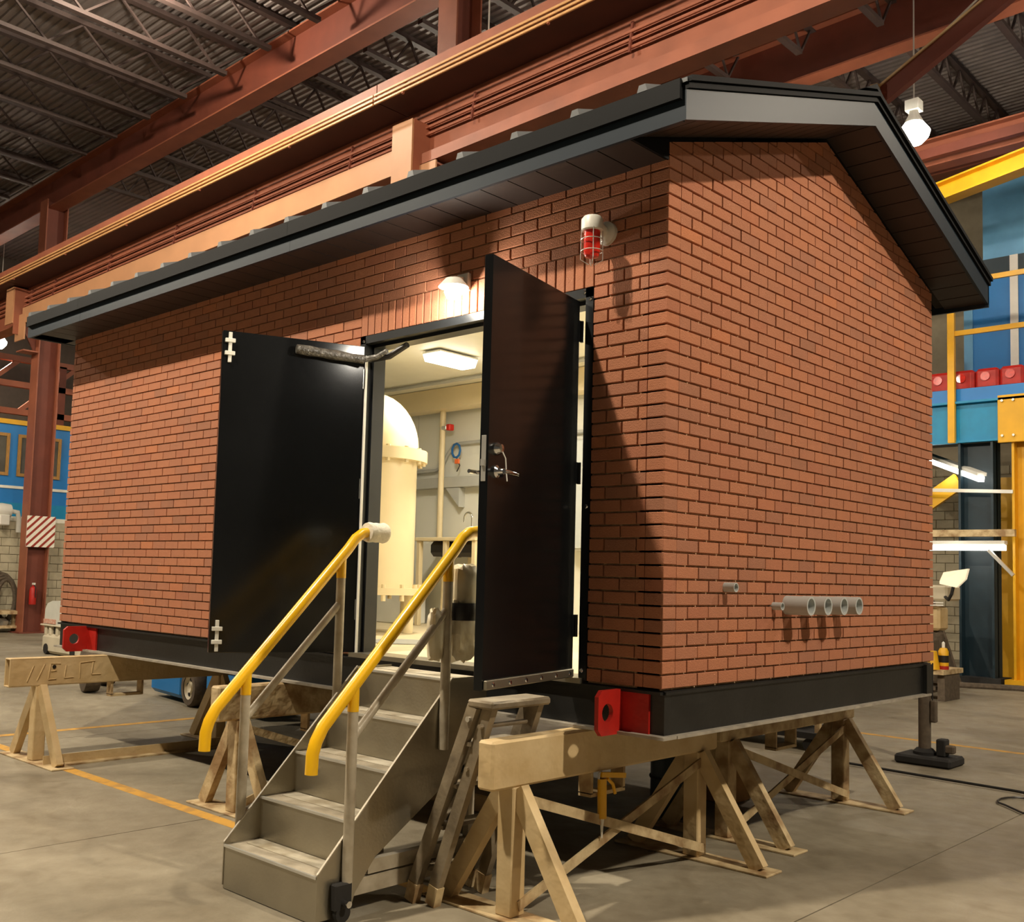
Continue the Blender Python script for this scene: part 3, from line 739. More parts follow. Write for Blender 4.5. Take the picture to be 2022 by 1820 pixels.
bg_ = thing('wrapped_bundle', 'cream plastic-wrapped bundle taped to the handrail post beside the door leaf', 'bundle', (X1 + .05, -.46, .10))
add(blob((X1 + .0, -.41, .46), (.06, .075, .12), 3), 'upper_wrap', M_BAG, bg_, True)
add(blob((X1 + .0, -.43, .24), (.055, .085, .16), 5), 'lower_wrap', M_BAG, bg_, True)
add(B().lathe([(.085, -.045), (.09, 0), (.082, .045)], (X1 + .005, -.43, .335), 16, 'z'), 'tape_band', M_TAPE, bg_, True)
add(blob((X1 + .01, -.62, .22), (.03, .05, .13), 9), 'loose_wrap', M_BAG, bg_, True)

# ================================================================== SAWHORSES
def sawhorse(label, x, y0, y1, yf, yr, worn=False, sp=.42, xb=True):
    m = M_CREAMD if worn else M_CREAM; m2 = M_CREAMD
    t = thing('steel_sawhorse', label, 'sawhorse', (x, (y0 + y1) / 2, -1.08), group='steel sawhorses under the house')
    L0, L1 = y0 - (y0 + y1) / 2, y1 - (y0 + y1) / 2; F0, F1 = yf - (y0 + y1) / 2, yr - (y0 + y1) / 2
    B().bbox(-.05, .05, L0, L1, .61, .838, .012).build('top_beam', m, t)
    for yy in (F0, F1):
        B().bbox(-.05, .05, yy - .05, yy + .05, .012, .612, .006).build('post', m, t)
        B().bar((-.04, yy, .60), (-sp, yy, .014), .09, .055, (0, 1, 0)).build('splayed_leg', m, t)
        B().bar((.04, yy, .60), (sp, yy, .014), .09, .055, (0, 1, 0)).build('splayed_leg', m, t)
        B().bbox(-sp - .09, sp + .09, yy - .09, yy + .09, 0, .013, .003).build('foot_plate', m2, t)
    if xb:
        B().bar((.05, F0, .06), (.05, F1, .56), .05, .012, (1, 0, 0)).build('cross_brace', m2, t)
        B().bar((.065, F0, .56), (.065, F1, .06), .05, .012, (1, 0, 0)).build('cross_brace', m2, t)
    # fork pocket under the beam
    c = (F0 + F1) / 2 - .1
    B().box(-.04, .04, c - .15, c - .13, .50, .612).box(-.04, .04, c + .13, c + .15, .50, .612).box(-.04, .04, c - .15, c + .15, .485, .505).build('fork_pocket', m2, t)
    return t
sawhorse('cream steel sawhorse under the near front corner, its beam end sticking out past the ladder', -.47, -.74, 1.25, -.54, 1.08)
sawhorse('worn sawhorse with crossed braces under the gable wall near the pump jack', -.58, 1.48, 3.42, 1.62, 3.28, True)
shL = sawhorse('cream sawhorse with the clean box beam sticking out below the red lug beyond the stairs', -5.60, -.87, 1.35, -.60, 1.10, False, .42, False)
sawhorse('peeling sawhorse standing just beyond the stair handrail', -3.06, -.56, 1.4, -.36, 1.20, True, .38)
for ch in list(shL.children):
    if ch.name.startswith('top_beam'): tb = ch
yc_ = (-.87 + 1.35) / 2; y0_ = -.87 - yc_; y1_ = 1.35 - yc_
tb.data = B().bbox(-.05, .05, y0_, y1_, .826, .838, .004).bbox(-.05, .05, y0_, y1_, .61, .622, .004).bbox(.038, .05, y0_, y1_, .612, .836, .004).bbox(-.05, -.038, y0_, y1_, .612, .836, .004).mesh('top_beam', M_CREAM)
for p, q in (((270, 310), (330, 140)), ((370, 300), (440, 130)), ((500, 120), (480, 300)), ((480, 300), (560, 295)), ((505, 210), (560, 205)), ((505, 125), (600, 130)), ((660, 150), (645, 290)), ((645, 290), (740, 285)), ((805, 130), (805, 300)), ((805, 130), (960, 115)), ((945, 130), (930, 260)), ((930, 265), (1030, 265))):
    f_ = lambda u: (.05, y0_ + .02 + (u[0] - 120) / 930 * .76, .62 + (350 - u[1]) / 280 * .21)
    B().tube([f_(p), f_(q)], .005, 6).build('weld_bead', M_CREAM, shL, True)
B().lathe([(.001, 0), (.016, 0), (.016, .003), (.001, .003)], (.05, y0_ + .36, .76), 14, 'x').build('bolt_hole', M_TAPE, shL)
s_ = thing('floor_rail', 'long low cream angle rail lying between sawhorse feet beyond the stairs', 'rail', (-5.3, .3, -1.08))
B().box(-.05, .05, -.95, .95, 0, .012).build('rail_foot', M_CREAMD, s_); B().box(-.05, -.04, -.95, .95, .012, .08).build('rail_web', M_CREAM, s_)
tag(B().bar((-3.6, 1.0, -1.05), (-3.2, 2.9, -1.05), .05, .06).build('floor_bar', M_LUMBER), 'pale timber bar on the floor below the house behind the stairs', 'timber')

# ================================================================== STEPLADDER
ld = thing('stepladder', 'worn aluminium stepladder folded and leaning below the open door leaf', 'ladder', (-.85, -.55, -1.08))
tx, bx_ = -.60, -.93
def lad(y, xb, xt, nm):
    o = add(B().bar((xb, y, -1.0), (xt, y + .05, -.10), .062, .04, (0, 1, 0)), nm, M_LADDER, ld)
    add(B().bar((xb - .012, y, -1.072), (xb + .012, y, -.98), .062, .05, (0, 1, 0)), 'rubber_foot', M_CREAMD, ld)
for y in (-.70, -.36):
    lad(y - (.03 if y < -.5 else -.03), bx_, tx, 'front_rail'); lad(y, bx_ + .115, tx + .075, 'rear_rail')
add(B().bbox(tx - .03, tx + .14, -.705, -.275, -.105, -.066, .01), 'top_cap', M_LADDER, ld)
for k in range(4):
    z = -.92 + .21 * k; xx = bx_ + (tx - bx_) * (z + 1.0) / .87
    add(B().box(xx - .03, xx + .05, -.70, -.36, z, z + .02), 'step', M_LADDER, ld)
    xx2 = xx + .11
    if k > 1: add(B().cyl((xx2, -.70, z + .1), (xx2, -.36, z + .1), .012, 8), 'rear_rung', M_LADDER, ld)
add(B().cyl((tx - .01, -.72, -.16), (tx - .01, -.685, -.16), .014, 10), 'pivot_bolt', M_CHROME, ld)

# ================================================================== CAULKING GUN
cg = thing('caulking_gun', 'yellow caulking gun with white nozzle hanging below the near sawhorse beam', 'caulking gun', (-.40, .12, -.80))
add(B().tube([(-.40, .08, -.70), (-.40, .075, -.50)], .024, 14), 'cradle', M_YELD, cg, True)
add(B().tube([(-.40, .08, -.80), (-.40, .08, -.74), (-.40, .08, -.70)], [.004, .008, .012], 8), 'nozzle', M_WHITEPL, cg, True)
add(B().bar((-.40, .06, -.478), (-.40, .27, -.505), .024, .026), 'handle', M_YELD, cg)
add(B().tube([(-.40, .12, -.505), (-.40, .17, -.54), (-.40, .19, -.59)], .009, 8), 'trigger', M_YELD, cg, True)
add(B().tube([(-.40, .045, -.50), (-.40, .052, -.47), (-.408, .075, -.462)], .006, 8), 'hook', M_ZINC, cg, True)

# ================================================================== LAMPS ON THE HOUSE
be = thing('beacon_lamp', 'red caged beacon lamp on the brick wall above the door leaf', 'lamp', (-.36, -.012, 2.335))
B().lathe([(.001, 0), (.062, 0), (.062, -.03), (.045, -.045), (.001, -.05)], n=20, axis='y').build('wall_box', M_WHITEM, be, True)
B().tube([(.0, -.03, .0), (0.01, -.10, .012), (.03, -.16, .005)], [.03, .03, .034], 12).build('arm', M_WHITEM, be, True)
hx, hy = .035, -.185
B().lathe([(.001, .04), (.045, .035), (.056, .02), (.056, -.035), (.05, -.04), (.001, -.04)], (hx, hy, .0), 20).build('cap', M_WHITEM, be, True)
B().lathe([(.042, -.04), (.042, -.15), (.034, -.175), (.001, -.185)], (hx, hy, 0), 20).build('red_globe', M_REDG, be, True)
for a in range(4):
    t_ = math.pi / 4 + a * math.pi / 2; c_, s2 = math.cos(t_), math.sin(t_)
    B().tube([(hx + .054 * c_, hy + .054 * s2, -.03), (hx + .056 * c_, hy + .056 * s2, -.19), (hx + .015 * c_, hy + .015 * s2, -.215)], .0025, 6).build('cage_wire', M_ZINC, be, True)
for z in (-.085, -.145): B().tube([(hx + .056 * math.cos(q * math.pi / 8), hy + .056 * math.sin(q * math.pi / 8), z) for q in range(17)], .0025, 6, False).build('cage_ring', M_ZINC, be, True)
wl_ = thing('wall_lamp', 'lit wall lamp on the brick header above the doorway', 'lamp', (-1.41, -.012, 2.235))
B().bbox(-.05, .05, -.03, 0, -.03, .08, .006).build('back_box', M_WHITEM, wl_); B().lathe([(.05, .03), (.085, -.01), (.09, -.02), (.001, -.0)], (0, -.1, .0), 16).build('shade', M_WHITEM, wl_, True)
B().bar((0, -.02, .04), (0, -.1, .03), .03, .03).build('arm', M_WHITEM, wl_)
B().lathe([(.001, -.015), (.045, -.02), (.055, -.05), (.04, -.085), (.001, -.095)], (0, -.1, 0), 16).build('bulb', M_BULB, wl_, True)
lamp('wall_lamp_light', (-1.41, -.19, 2.13), 22, .04, (1, .93, .8))

# ================================================================== INSIDE THE HOUSE
f = thing('ceiling_fixture', 'lit fluorescent ceiling fixture inside the house', 'lamp', (-3.52, 1.95, 2.38))
B().bbox(-.11, .11, -.24, .24, .045, .065, .006).build('fixture_body', M_WHITEM, f); B().prism([(-.11, .045), (-.08, -.02), (.08, -.02), (.11, .045)], 'y', -.23, .23).build('diffuser', M_TUBE, f)
for y in (-.2, .2): B().box(-.01, .01, y, y + .02, .065, .08).build('bracket', M_ZINC, f)
def ilamp(loc, watt, sx, sy):
    l = bpy.data.lights.new('fixture_light', 'AREA'); l.shape = 'RECTANGLE'; l.size = sx; l.size_y = sy; l.energy = watt; l.color = (1, .92, .76)
    o = bpy.data.objects.new('fixture_light', l); COL.objects.link(o); o.location = (loc[0], loc[1], loc[2] + ZF)
ilamp((-3.52, 1.95, 2.33), 38, .2, .42)
f = thing('ceiling_fixture', 'unseen ceiling fixture added towards the near corner to light the back wall inside the house', 'lamp', (-1.3, 2.6, 2.38))  # unseen fixture, added to brighten the back wall
B().bbox(-.13, .13, -.42, .45, .045, .065, .006).build('fixture_body', M_WHITEM, f); B().prism([(-.13, .045), (-.09, -.03), (.09, -.03), (.13, .045)], 'y', -.40, .43).build('diffuser', M_TUBE, f)
ilamp((-1.3, 2.6, 2.33), 78, .2, .8)
tk = thing('filter_vessel', 'tall cream cylindrical filter vessel with domed bolted lid inside the doorway', 'tank', (-4.13, 1.6, 0))
B().lathe([(.001, .40), (.41, .40), (.41, 1.50), (.41, 1.50)], n=40).build('shell', M_ICREAM, tk, True)
B().lathe([(.41, 1.50), (.50, 1.50), (.50, 1.55), (.50, 1.555), (.50, 1.60), (.41, 1.60)], n=40).build('lid_flange', M_ICREAM, tk, True)
B().lathe([(.42, 1.60)] + [(.42 * math.cos(a * math.pi / 20), 1.62 + .50 * math.sin(a * math.pi / 20)) for a in range(10)] + [(.001, 2.12)], n=40).build('dome_lid', M_ICREAM, tk, True)
B().lathe([(.41, .34), (.49, .34), (.49, .40), (.41, .40)], n=40).build('base_flange', M_ICREAM, tk, True)
bo = B().lathe([(.001, -.075), (.02, -.075), (.02, .065), (.001, .065)], n=8).mesh('flange_bolt', M_ICREAM, True)
for k in range(16):
    t_ = 2 * math.pi * k / 16
    for z in (1.55, .365): put(bo, 'flange_bolt', tk, (.465 * math.cos(t_), .465 * math.sin(t_), z))
for k in range(4):
    t_ = math.pi / 4 + k * math.pi / 2; B().cyl((.36 * math.cos(t_), .36 * math.sin(t_), .006), (.36 * math.cos(t_), .36 * math.sin(t_), .34), .06, 14).build('leg', M_ICREAM, tk, True)
tag(B().lathe([(.001, 0), (.27, 0), (.27, .006), (.001, .006)], (-3.0, 1.0, .006), 32).build('floor_cover', M_TRAY), 'flat round cover on the cream floor inside the doorway', 'cover')
tag(B().bbox(-5.5, -5.05, 2.9, 3.2, .006, .42, .01).build('white_cabinet', M_WHITEM), 'small white cabinet on the floor behind the filter vessel', 'cabinet')
sk = thing('sink_stand', 'cream framed sink stand with gooseneck faucet against the white panels', 'sink', (-4.3, 3.05, .006))
B().bbox(-.58, .28, -.2, .24, .855, .89, .005).build('top_frame', M_ICREAM, sk)
for x in (-.54, -.16, .24):
    for y in (-.16, .2): B().bbox(x - .025, x + .025, y - .025, y + .025, 0, .855, .004).build('leg', M_ICREAM, sk)
B().bbox(-.44, -.2, -.14, .18, .70, .855, .04).build('basin', M_TAPE, sk); B().bbox(-.12, .2, -.14, .18, .70, .855, .04).build('basin', M_TAPE, sk)
fa = B().tube([(-.08, .12, .89), (-.08, .12, 1.10)] + [(-.08 - .055 + .055 * math.cos(q * math.pi / 8), .12, 1.10 + .055 * math.sin(q * math.pi / 8)) for q in range(1, 9)] + [(-.19, .12, 1.06)], .011, 10).build('faucet', M_CHROME, sk, True)
B().tube([(-.15, .12, .93), (-.01, .12, .93)], .009, 8).build('cross_handle', M_CHROME, fa, True)
tr = thing('cable_tray', 'pale grey trunking along the inside wall', 'tray', (-4.6, 3.28, 1.49)); B().bbox(-1.2, 1.4, -.05, .05, -.055, .055, .004).build('tray_body', M_TRAY, tr)
B().prism([(-.25, -.06), (-.05, -.06), (-.05, -.26)], 'y', -.04, .05).build('tray_bracket', M_TRAY, tr)
tag(B().tube([(-4.88, 3.2, .9), (-4.88, 3.2, 2.24)], .032, 12).build('riser_pipe', M_ICREAM, None, True), 'cream vertical riser pipe on the white panels', 'pipe')
cd = thing('conduit', 'grey conduit run with a blue cable coil on the inside wall', 'conduit', (-4.6, 3.3, 1.7))
add(B().tube([(-5.9, 3.29, 1.62), (-5.06, 3.29, 1.63), (-4.97, 3.29, 1.66), (-4.88, 3.29, 1.80), (-4.8, 3.29, 1.885), (-4.7, 3.29, 1.90), (-3.0, 3.29, 1.90)], .018, 10), 'pipe', M_TRAY, cd, True)
add(B().tube([(-4.72 + .06 * math.cos(q * .7), 3.25, 1.82 + .075 * math.sin(q * .7)) for q in range(22)], .012, 6), 'cable_coil', M_BLUEW, cd, True)
add(B().tube([(-4.72, 3.25, 1.76), (-4.66, 3.25, 1.66), (-4.70, 3.25, 1.60)], .006, 6), 'cable_tail', M_TAPE, cd, True)
add(B().bbox(-4.72, -4.66, 3.23, 3.25, 1.68, 1.73, .003), 'orange_plug', M_ORANGE, cd)
rs = thing('red_cap_sensor', 'small red capped sensor clamped to the riser pipe', 'sensor', (-4.80, 3.2, 2.06)); B().bbox(-.10, .0, -.03, .03, -.02, .02, .005).build('clamp', M_ZINC, rs); B().bbox(.0, .06, -.035, .035, -.03, .035, .008).build('cap', M_REDW, rs)
for y in (1.3, 2.75): tag(B().tube([(-6.2, y, 2.435), (-1, y, 2.435)], .018, 8).build('ceiling_conduit', M_TRAY, None, True), 'thin conduit fixed under the white ceiling ' + ('near the doorway' if y < 2 else 'in front of the cream ceiling beam'), 'conduit')
pn = thing('electrical_panel', 'grey electrical panel seen through the hinge gap of the door leaf', 'panel', (-2.98, 3.25, .9))
B().bbox(-.22, .22, -.06, .07, -.12, .92, .008).build('enclosure', M_TRAY, pn); B().bbox(-.2, .2, -.07, -.06, -.1, .9, .004).build('panel_door', M_GREY, pn)

# ================================================================== LEFT BACKGROUND
cb = thing('blue_cabin', 'blue site cabin with yellow roof edge and ochre window frames behind the left column', 'cabin', (-24.6, 8, 1.55))
B().box(-.8, .8, -4, 4.5, .06, 2.5).build('body', M_BLUE, cb); B().box(-.85, .85, -4, 4.5, 2.5, 2.62).build('roof_edge', M_YELD, cb); B().box(.8, .83, -4, 4.5, .86, .93).build('rub_rail', M_STRIPE_W, cb); B().box(.8, .815, -4, 4.5, .06, .5).build('skirt_panel', M_TEAL, cb)
for yc in (-2.35, -1.02, .5, 2.0):
    wd = B().box(.80, .84, yc - .56, yc + .56, 1.18, 1.26).box(.80, .84, yc - .56, yc + .56, 2.18, 2.26).box(.80, .84, yc - .56, yc - .48, 1.26, 2.18).box(.80, .84, yc + .48, yc + .56, 1.26, 2.18).build('window', M_WOOD, cb)
    B().box(.80, .815, yc - .48, yc + .48, 1.26, 2.18).build('pane', M_GLASS, wd)
tag(B().bbox(-22.62, -22.38, 3, 14, 1.52, 1.64, .02).build('wall_cap_rail', M_STRIPE_W), 'white and black capping rail along the block wall top', 'rail')
sg = thing('striped_sign', 'red and white diagonal striped guard plate on the left column', 'sign', (-20.97, 5.6, .90))
def stripes(p0, ux, wd, ht, nrm, par):
    p0 = Vector(p0); ux = Vector(ux); uz = Vector((0, 0, 1)); n_ = Vector(nrm)
    vs = [p0 + n_ * .004, p0 + ux * wd + n_ * .004, p0 + ux * wd + uz * ht + n_ * .004, p0 + uz * ht + n_ * .004]; vs2 = [v - n_ * .012 for v in vs]
    B().add(vs + vs2, [(0, 1, 2, 3), (7, 6, 5, 4), (0, 4, 5, 1), (1, 5, 6, 2), (2, 6, 7, 3), (3, 7, 4, 0)]).build('plate', M_STRIPE_W, par)
    st_ = .115
    for k in range(-4, 12):
        c0 = k * st_ * 1.55; c1 = c0 + st_ * .62
        pl = [(0, c0), (wd, c0 + wd * 1.0), (wd, c1 + wd * 1.0), (0, c1)]
        # clip to plate height
        def clip(pl, lim, sgn):
            out = []
            for i, a in enumerate(pl):
                c = pl[(i + 1) % len(pl)]; fa, fc = sgn * (a[1] - lim), sgn * (c[1] - lim)
                if fa <= 0: out.append(a)
                if fa * fc < 0:
                    q = fa / (fa - fc); out.append((a[0] + (c[0] - a[0]) * q, a[1] + (c[1] - a[1]) * q))
            return out
        pl = clip(pl, ht, 1)
        if len(pl) >= 3: pl = clip(pl, 0, -1)
        if len(pl) < 3: continue
        v = [p0 + ux * a + uz * c + n_ * .006 for a, c in pl]; v2 = [q - n_ * .003 for q in v]; m_ = len(v)
        B().add(v + v2, [tuple(range(m_)), tuple(reversed(range(m_, 2 * m_)))] + [(i, (i + 1) % m_, m_ + (i + 1) % m_, m_ + i) for i in range(m_)]).build('stripe', M_STRIPE_R, par)
stripes((.0, .0, 0), (0, 1, 0), .66, .72, (1, 0, 0), sg)
fe = thing('fire_extinguisher', 'red fire extinguisher hung on the left column below the striped sign', 'extinguisher', (-20.95, 5.82, -.42))
B().lathe([(.001, 0), (.10, 0), (.105, .02), (.105, .42), (.07, .5), (.03, .52), (.03, .56), (.001, .56)], n=18).build('cylinder', M_REDP, fe, True); B().bbox(-.04, .1, -.03, .03, .56, .62, .008).build('valve', M_WHITEM, fe)
B().tube([(.05, .0, .58), (.13, .02, .5), (.12, .03, .2)], .015, 8).build('hose', M_RUB, fe, True)
fe.scale = (.75, .75, .8)
hr = thing('hose_reel', 'coiled dusty hoses piled against the block wall beside the left column', 'hose', (-22.1, 5.5, -.5))
for k in range(4): B().tube([(.02 * k, .05 * k + (.42 - .07 * k) * math.cos(q * .3927), .15 + (.62 - .05 * k) * math.sin(q * .3927)) for q in range(17)], .05, 8, False).build('hose_coil', M_TYRE, hr, True)
bn = thing('scrap_bench', 'low steel scrap bench with loose metal beside the left column foot', 'bench', (-21.6, 5.0, -1.08))
B().box(-.4, .3, -1.2, .72, .42, .5).build('top', M_CREAMD, bn); B().box(-.4, .3, -1.2, .72, .1, .16).build('shelf', M_CREAMD, bn)
for y in (-1.1, .65): B().box(-.05, .05, y, y + .07, 0, .42).build('leg', M_CREAMD, bn)
for k in range(9): B().cbox((R.uniform(-.2, .25), -1 + .18 * k, .2), (.16, .12, .1 + R.random() * .1), rotm(0, .4, R.random())).build('scrap_piece', M_ZINC if k % 3 else M_TYRE, bn)
wu = thing('blower_motor', 'small white blower motor on the block wall under the blue cabin', 'motor', (-22.1, 5.45, 1.75)); B().lathe([(.001, -.2), (.16, -.2), (.18, 0), (.16, .2), (.001, .2)], n=16, axis='y').build('housing', M_WHITEM, wu, True); B().bbox(-.1, .2, -.1, .14, -.35, -.1, .02).build('outlet', M_WHITEM, wu)
B().tube([(0, .2, 0), (0, .38, -.02), (0, .42, -.2), (0, .42, -.5)], .06, 10).build('duct', M_WHITEM, wu, True)
# floor sweeper behind the far end of the house
fk = thing('floor_sweeper', 'pale grey rounded floor sweeper with a red label band behind the red lug', 'sweeper', (-14.85, 4.15, -1.08))
B().bbox(-.75, .75, -.4, .4, .02, .36, .05).build('base', M_BEIGEM, fk); B().bbox(-.7, .7, -.33, .33, .36, .5, .01).build('engine_bay', M_TAPE, fk)
for x in (-.70, -.52, -.25): B().bbox(x, x + .09, -.38, -.3, .34, .5, .01).build('bay_post', M_BEIGEM, fk)
B().bbox(-.80, .8, -.42, .42, .5, .53, .01).build('tray', M_BEIGEM, fk); B().prism([(-.69, .53), (-.67, .62), (-.66, .8), (-.58, .9), (-.4, .95), (.7, .95), (.72, .53)], 'y', -.4, .4).build('hood', mat('pale_grey_shell', srgb(206, 206, 196), .5, var=.05), fk)
B().box(-.68, -.2, -.412, -.4, .545, .625).build('label_band', mat('faded_red_label', srgb(196, 120, 96), .6, col2=srgb(216, 190, 170), scale=30), fk)
B().bbox(-.5, -.3, -.15, .15, 1.0, 1.25, .05).build('seat_back', M_TYRE, fk); B().bbox(-.5, -.1, -.15, .15, .95, 1.0, .02).build('seat', M_TYRE, fk)
for x in (-.55, .5):
    B().lathe([(.001, -.05), (.09, -.05), (.1, 0), (.09, .05), (.001, .05)], (x, -.36, .1), 16, 'y').build('caster', M_RUB, fk, True)
ty = B().lathe([(.10, -.1), (.22, -.11), (.29, -.09), (.30, 0), (.29, .09), (.22, .11), (.10, .1)], n=28, axis='y').mesh('tyre', M_TYRE, True)
# blue tow tractor seen below the house
bt = thing('blue_tow_tractor', 'blue industrial tow vehicle with cream wheel hub seen below the house', 'vehicle', (-8.0, 2.55, -1.08), math.radians(-8))
B().bbox(-1.0, -.02, -.40, .6, .06, .80, .05).build('front_body', M_BLUE, bt); B().bbox(-.1, 1.6, -.40, .6, .45, .85, .05).build('deck', M_BLUE, bt); B().bbox(.55, 1.6, -.36, .6, .2, .5, .05).build('rear_body', M_BLUE, bt)
B().bbox(-.1, .6, .0, .6, .2, .5, .05).build('wheel_well', M_DARK, bt)
def wheel(par, x, y, r):
    o = B().lathe([(r * .62, -.09), (r * .9, -.09), (r, -.06), (r, .06), (r * .9, .09), (r * .62, .09)], n=32, axis='y').build('tyre', M_TYRE, par, True, (x, y, r))
    B().lathe([(.001, -.05), (r * .25, -.075), (r * .28, -.05), (r * .5, -.045), (r * .63, -.08), (r * .63, .08), (.001, .08)], n=32, axis='y').build('rim', M_BEIGEM, o, True)
    for k in range(5):
        t_ = 2 * math.pi * k / 5 + .4; B().lathe([(.001, -.056), (.024, -.056), (.024, -.03), (.001, -.03)], (r * .42 * math.cos(t_), 0, r * .42 * math.sin(t_)), 10, 'y').build('hub_hole', M_DARK, o, True)
wheel(bt, .22, -.33, .22); wheel(bt, 1.25, .35, .27)
ft = thing('forklift_tyre_set', 'black rubber tyre of a second machine behind the box beam', 'tyre', (-9.75, 1.85, -1.08), math.radians(-15))
put(ty, 'tyre', ft, (0, 0, .3)); B().lathe([(.001, -.05), (.15, -.06), (.15, .06), (.001, .05)], (0, 0, .3), 20, 'y').build('rim', M_TYRE, ft, True); put(ty, 'tyre', ft, (-.75, .35, .3))
B().cyl((-.75, .35, .3), (0, 0, .3), .05, 8).build('axle', M_RUB, ft)

# ================================================================== RIGHT BACKGROUND
my = 14.8
mz = thing('blue_mezzanine', 'teal blue mezzanine with yellow guard rail and yellow corner plate behind the gable end', 'mezzanine', (-3, my, 3.1))
B().box(-4.5, 4, -.02, .02, .06, .72).build('fascia_beam', M_TEAL, mz); B().box(-4.5, 4, -.09, .02, .02, .06).build('lower_flange', M_TEAL, mz); B().box(-4.5, 4, -.12, .02, .72, .76).build('upper_flange', M_TEAL, mz)
B().box(-4.5, 4, -.005, .03, .76, 1.0).build('kick_plate', M_BLUE, mz); B().box(-4.5, 4, .03, 4, .5, .6).build('deck', M_DBLUE, mz)
cp = B().bbox(.08, 1.4, -.12, -.09, -.03, .80, .01).build('corner_plate', M_YELD, mz)
bt2 = B().lathe([(.001, -.03), (.022, -.03), (.022, 0), (.001, 0)], n=8, axis='y').mesh('plate_bolt', M_ZINC)
for x in (.16, .34): 
    for z in (.09, .70): put(bt2, 'plate_bolt', mz, (x, -.125, z))
for x in (-.68, 2.4): B().bbox(x - .06, x + .06, -.16, -.07, .02, 2.38, .006).build('rail_post', M_YELD, mz)
for z in (1.99, 2.92): B().bar((-.62 if z < 2 else -4.5, -.1, z), (4, -.1, z), .05, .09).build('guard_rail', M_YELD, mz)
# blue office above the deck
of = thing('blue_office', 'blue panelled office on the mezzanine with white joint strips', 'cabin', (-2.5, 16.2, 3.7))
B().box(-1.30, 5, 0, 2.5, 0, 2.8).build('lower_wall', M_BLUE, of); B().box(-1.11, 5, .0, 2.5, 3.1, 4.75).build('upper_wall', M_BLUEP, of); B().box(-1.7, 5, -.02, 2.4, 2.8, 3.1).build('dark_band', M_DBLUE, of)
for x in (-.63, .8): B().box(x, x + .14, -.04, -.02, .0, 3.1).build('joint_strip', M_WHITEPL, of)
B().box(-1.46, -1.30, -.02, 2.4, 0, 2.8).build('corner_post', M_BLUEP, of)
rdm = B().bbox(-.20, .20, -.12, .12, -.19, .19, .05).mesh('red_can', M_REDP); rl2 = B().lathe([(.001, -.02), (.08, -.02), (.08, 0), (.001, 0)], n=16, axis='y').mesh('can_lid', M_REDG)
RL = ['leftmost red can peeking past the gable wall on the mezzanine edge', 'red can behind the yellow rail post on the mezzanine edge', 'third red can in the row on the mezzanine edge', 'red can below the white joint strip on the mezzanine edge', 'rightmost red can in the row on the mezzanine edge']
for k, l in enumerate(RL):
    t = thing('red_can', l, 'can', (-4.02 + .41 * k, 15.15, 4.29), group='red cans on the mezzanine edge'); put(rdm, 'can_body', t); put(rl2, 'can_lid', t, (-.02, -.12, .04))
for a, l, m in (((-3.6, -3.02), 'dark blue steel column under the mezzanine', M_DBLUE), ((-2.72, -2.1), 'yellow steel column at the right edge under the bolted plate', M_YELD)):
    t = thing('mezzanine_column', l, 'column', (a[0], 14.95, -1.08))
    wd = a[1] - a[0]; B().box(0, wd, -.02, .02, .1 if m is M_DBLUE else 0, 4.2).build('web', m, t); B().box(0, .04, -.2, .2, .0, 4.2).build('flange', m, t); B().box(wd - .04, wd, -.2, .2, 0, 4.2).build('flange', m, t); B().box(-.12, wd + .12, -.3, .3, 0, .1).build('base_plate', M_RUB if m is M_DBLUE else M_YELD, t)
t = thing('yellow_post', 'slimmer yellow post standing behind the dark blue column', 'post', (-3.35, 16.4, -1.08)); B().box(-.1, .3, -.2, .2, 0, 3.7).build('shaft', M_YELD, t); B().box(.05, .5, .1, .3, .3, 2.6).build('side_plate', M_YELD, t)
tag(B().bar((-5.0, 15.1, 1.60), (-3.70, 15.1, 2.48), .1, .3).build('knee_brace', M_YELD), 'yellow knee brace under the mezzanine beside the gable wall', 'brace')
for (p, q, lab) in (((-4.6, 16.0, 3.02), (-3.1, 14.4, 2.42), 'long lit fluorescent batten hung under the mezzanine'), ((-4.3, 14.3, 1.24), (-2.70, 14.3, 1.24), 'lower lit fluorescent batten across the blue column')):
    t = thing('batten_lamp', lab, 'lamp', ((p[0] + q[0]) / 2, (p[1] + q[1]) / 2, (p[2] + q[2]) / 2)); add(B().bar(p, q, .1, .09), 'tube', M_TUBE, t)
    add(B().bar(Vector(p) + Vector((0, .03, .09)), Vector(q) + Vector((0, .03, .09)), .16, .06), 'housing', M_WHITEM, t)
    lamp('batten_light', ((p[0] + q[0]) / 2, (p[1] + q[1]) / 2 - .3, (p[2] + q[2]) / 2 - .15), 5, .2, (1, .95, .82))
tag(B().bar((-5, 14.735, 2.35), (-2.7, 14.735, 2.22), .03, .06).build('support_channel', M_WHITEM), 'white support channel under the mezzanine lights', 'channel')
tag(B().bar((-5, 14.5, 1.5), (-2.6, 14.5, 1.5), .1, .12).build('cross_rail', M_CREAMD), 'brown cross rail above the lower batten lamp', 'rail')
tag(B().bar((-2.95, 14.25, 1.2), (-2.55, 14.2, .78), .05, .05).build('lamp_arm', M_ZINC), 'thin metal arm below the lower batten lamp', 'arm')
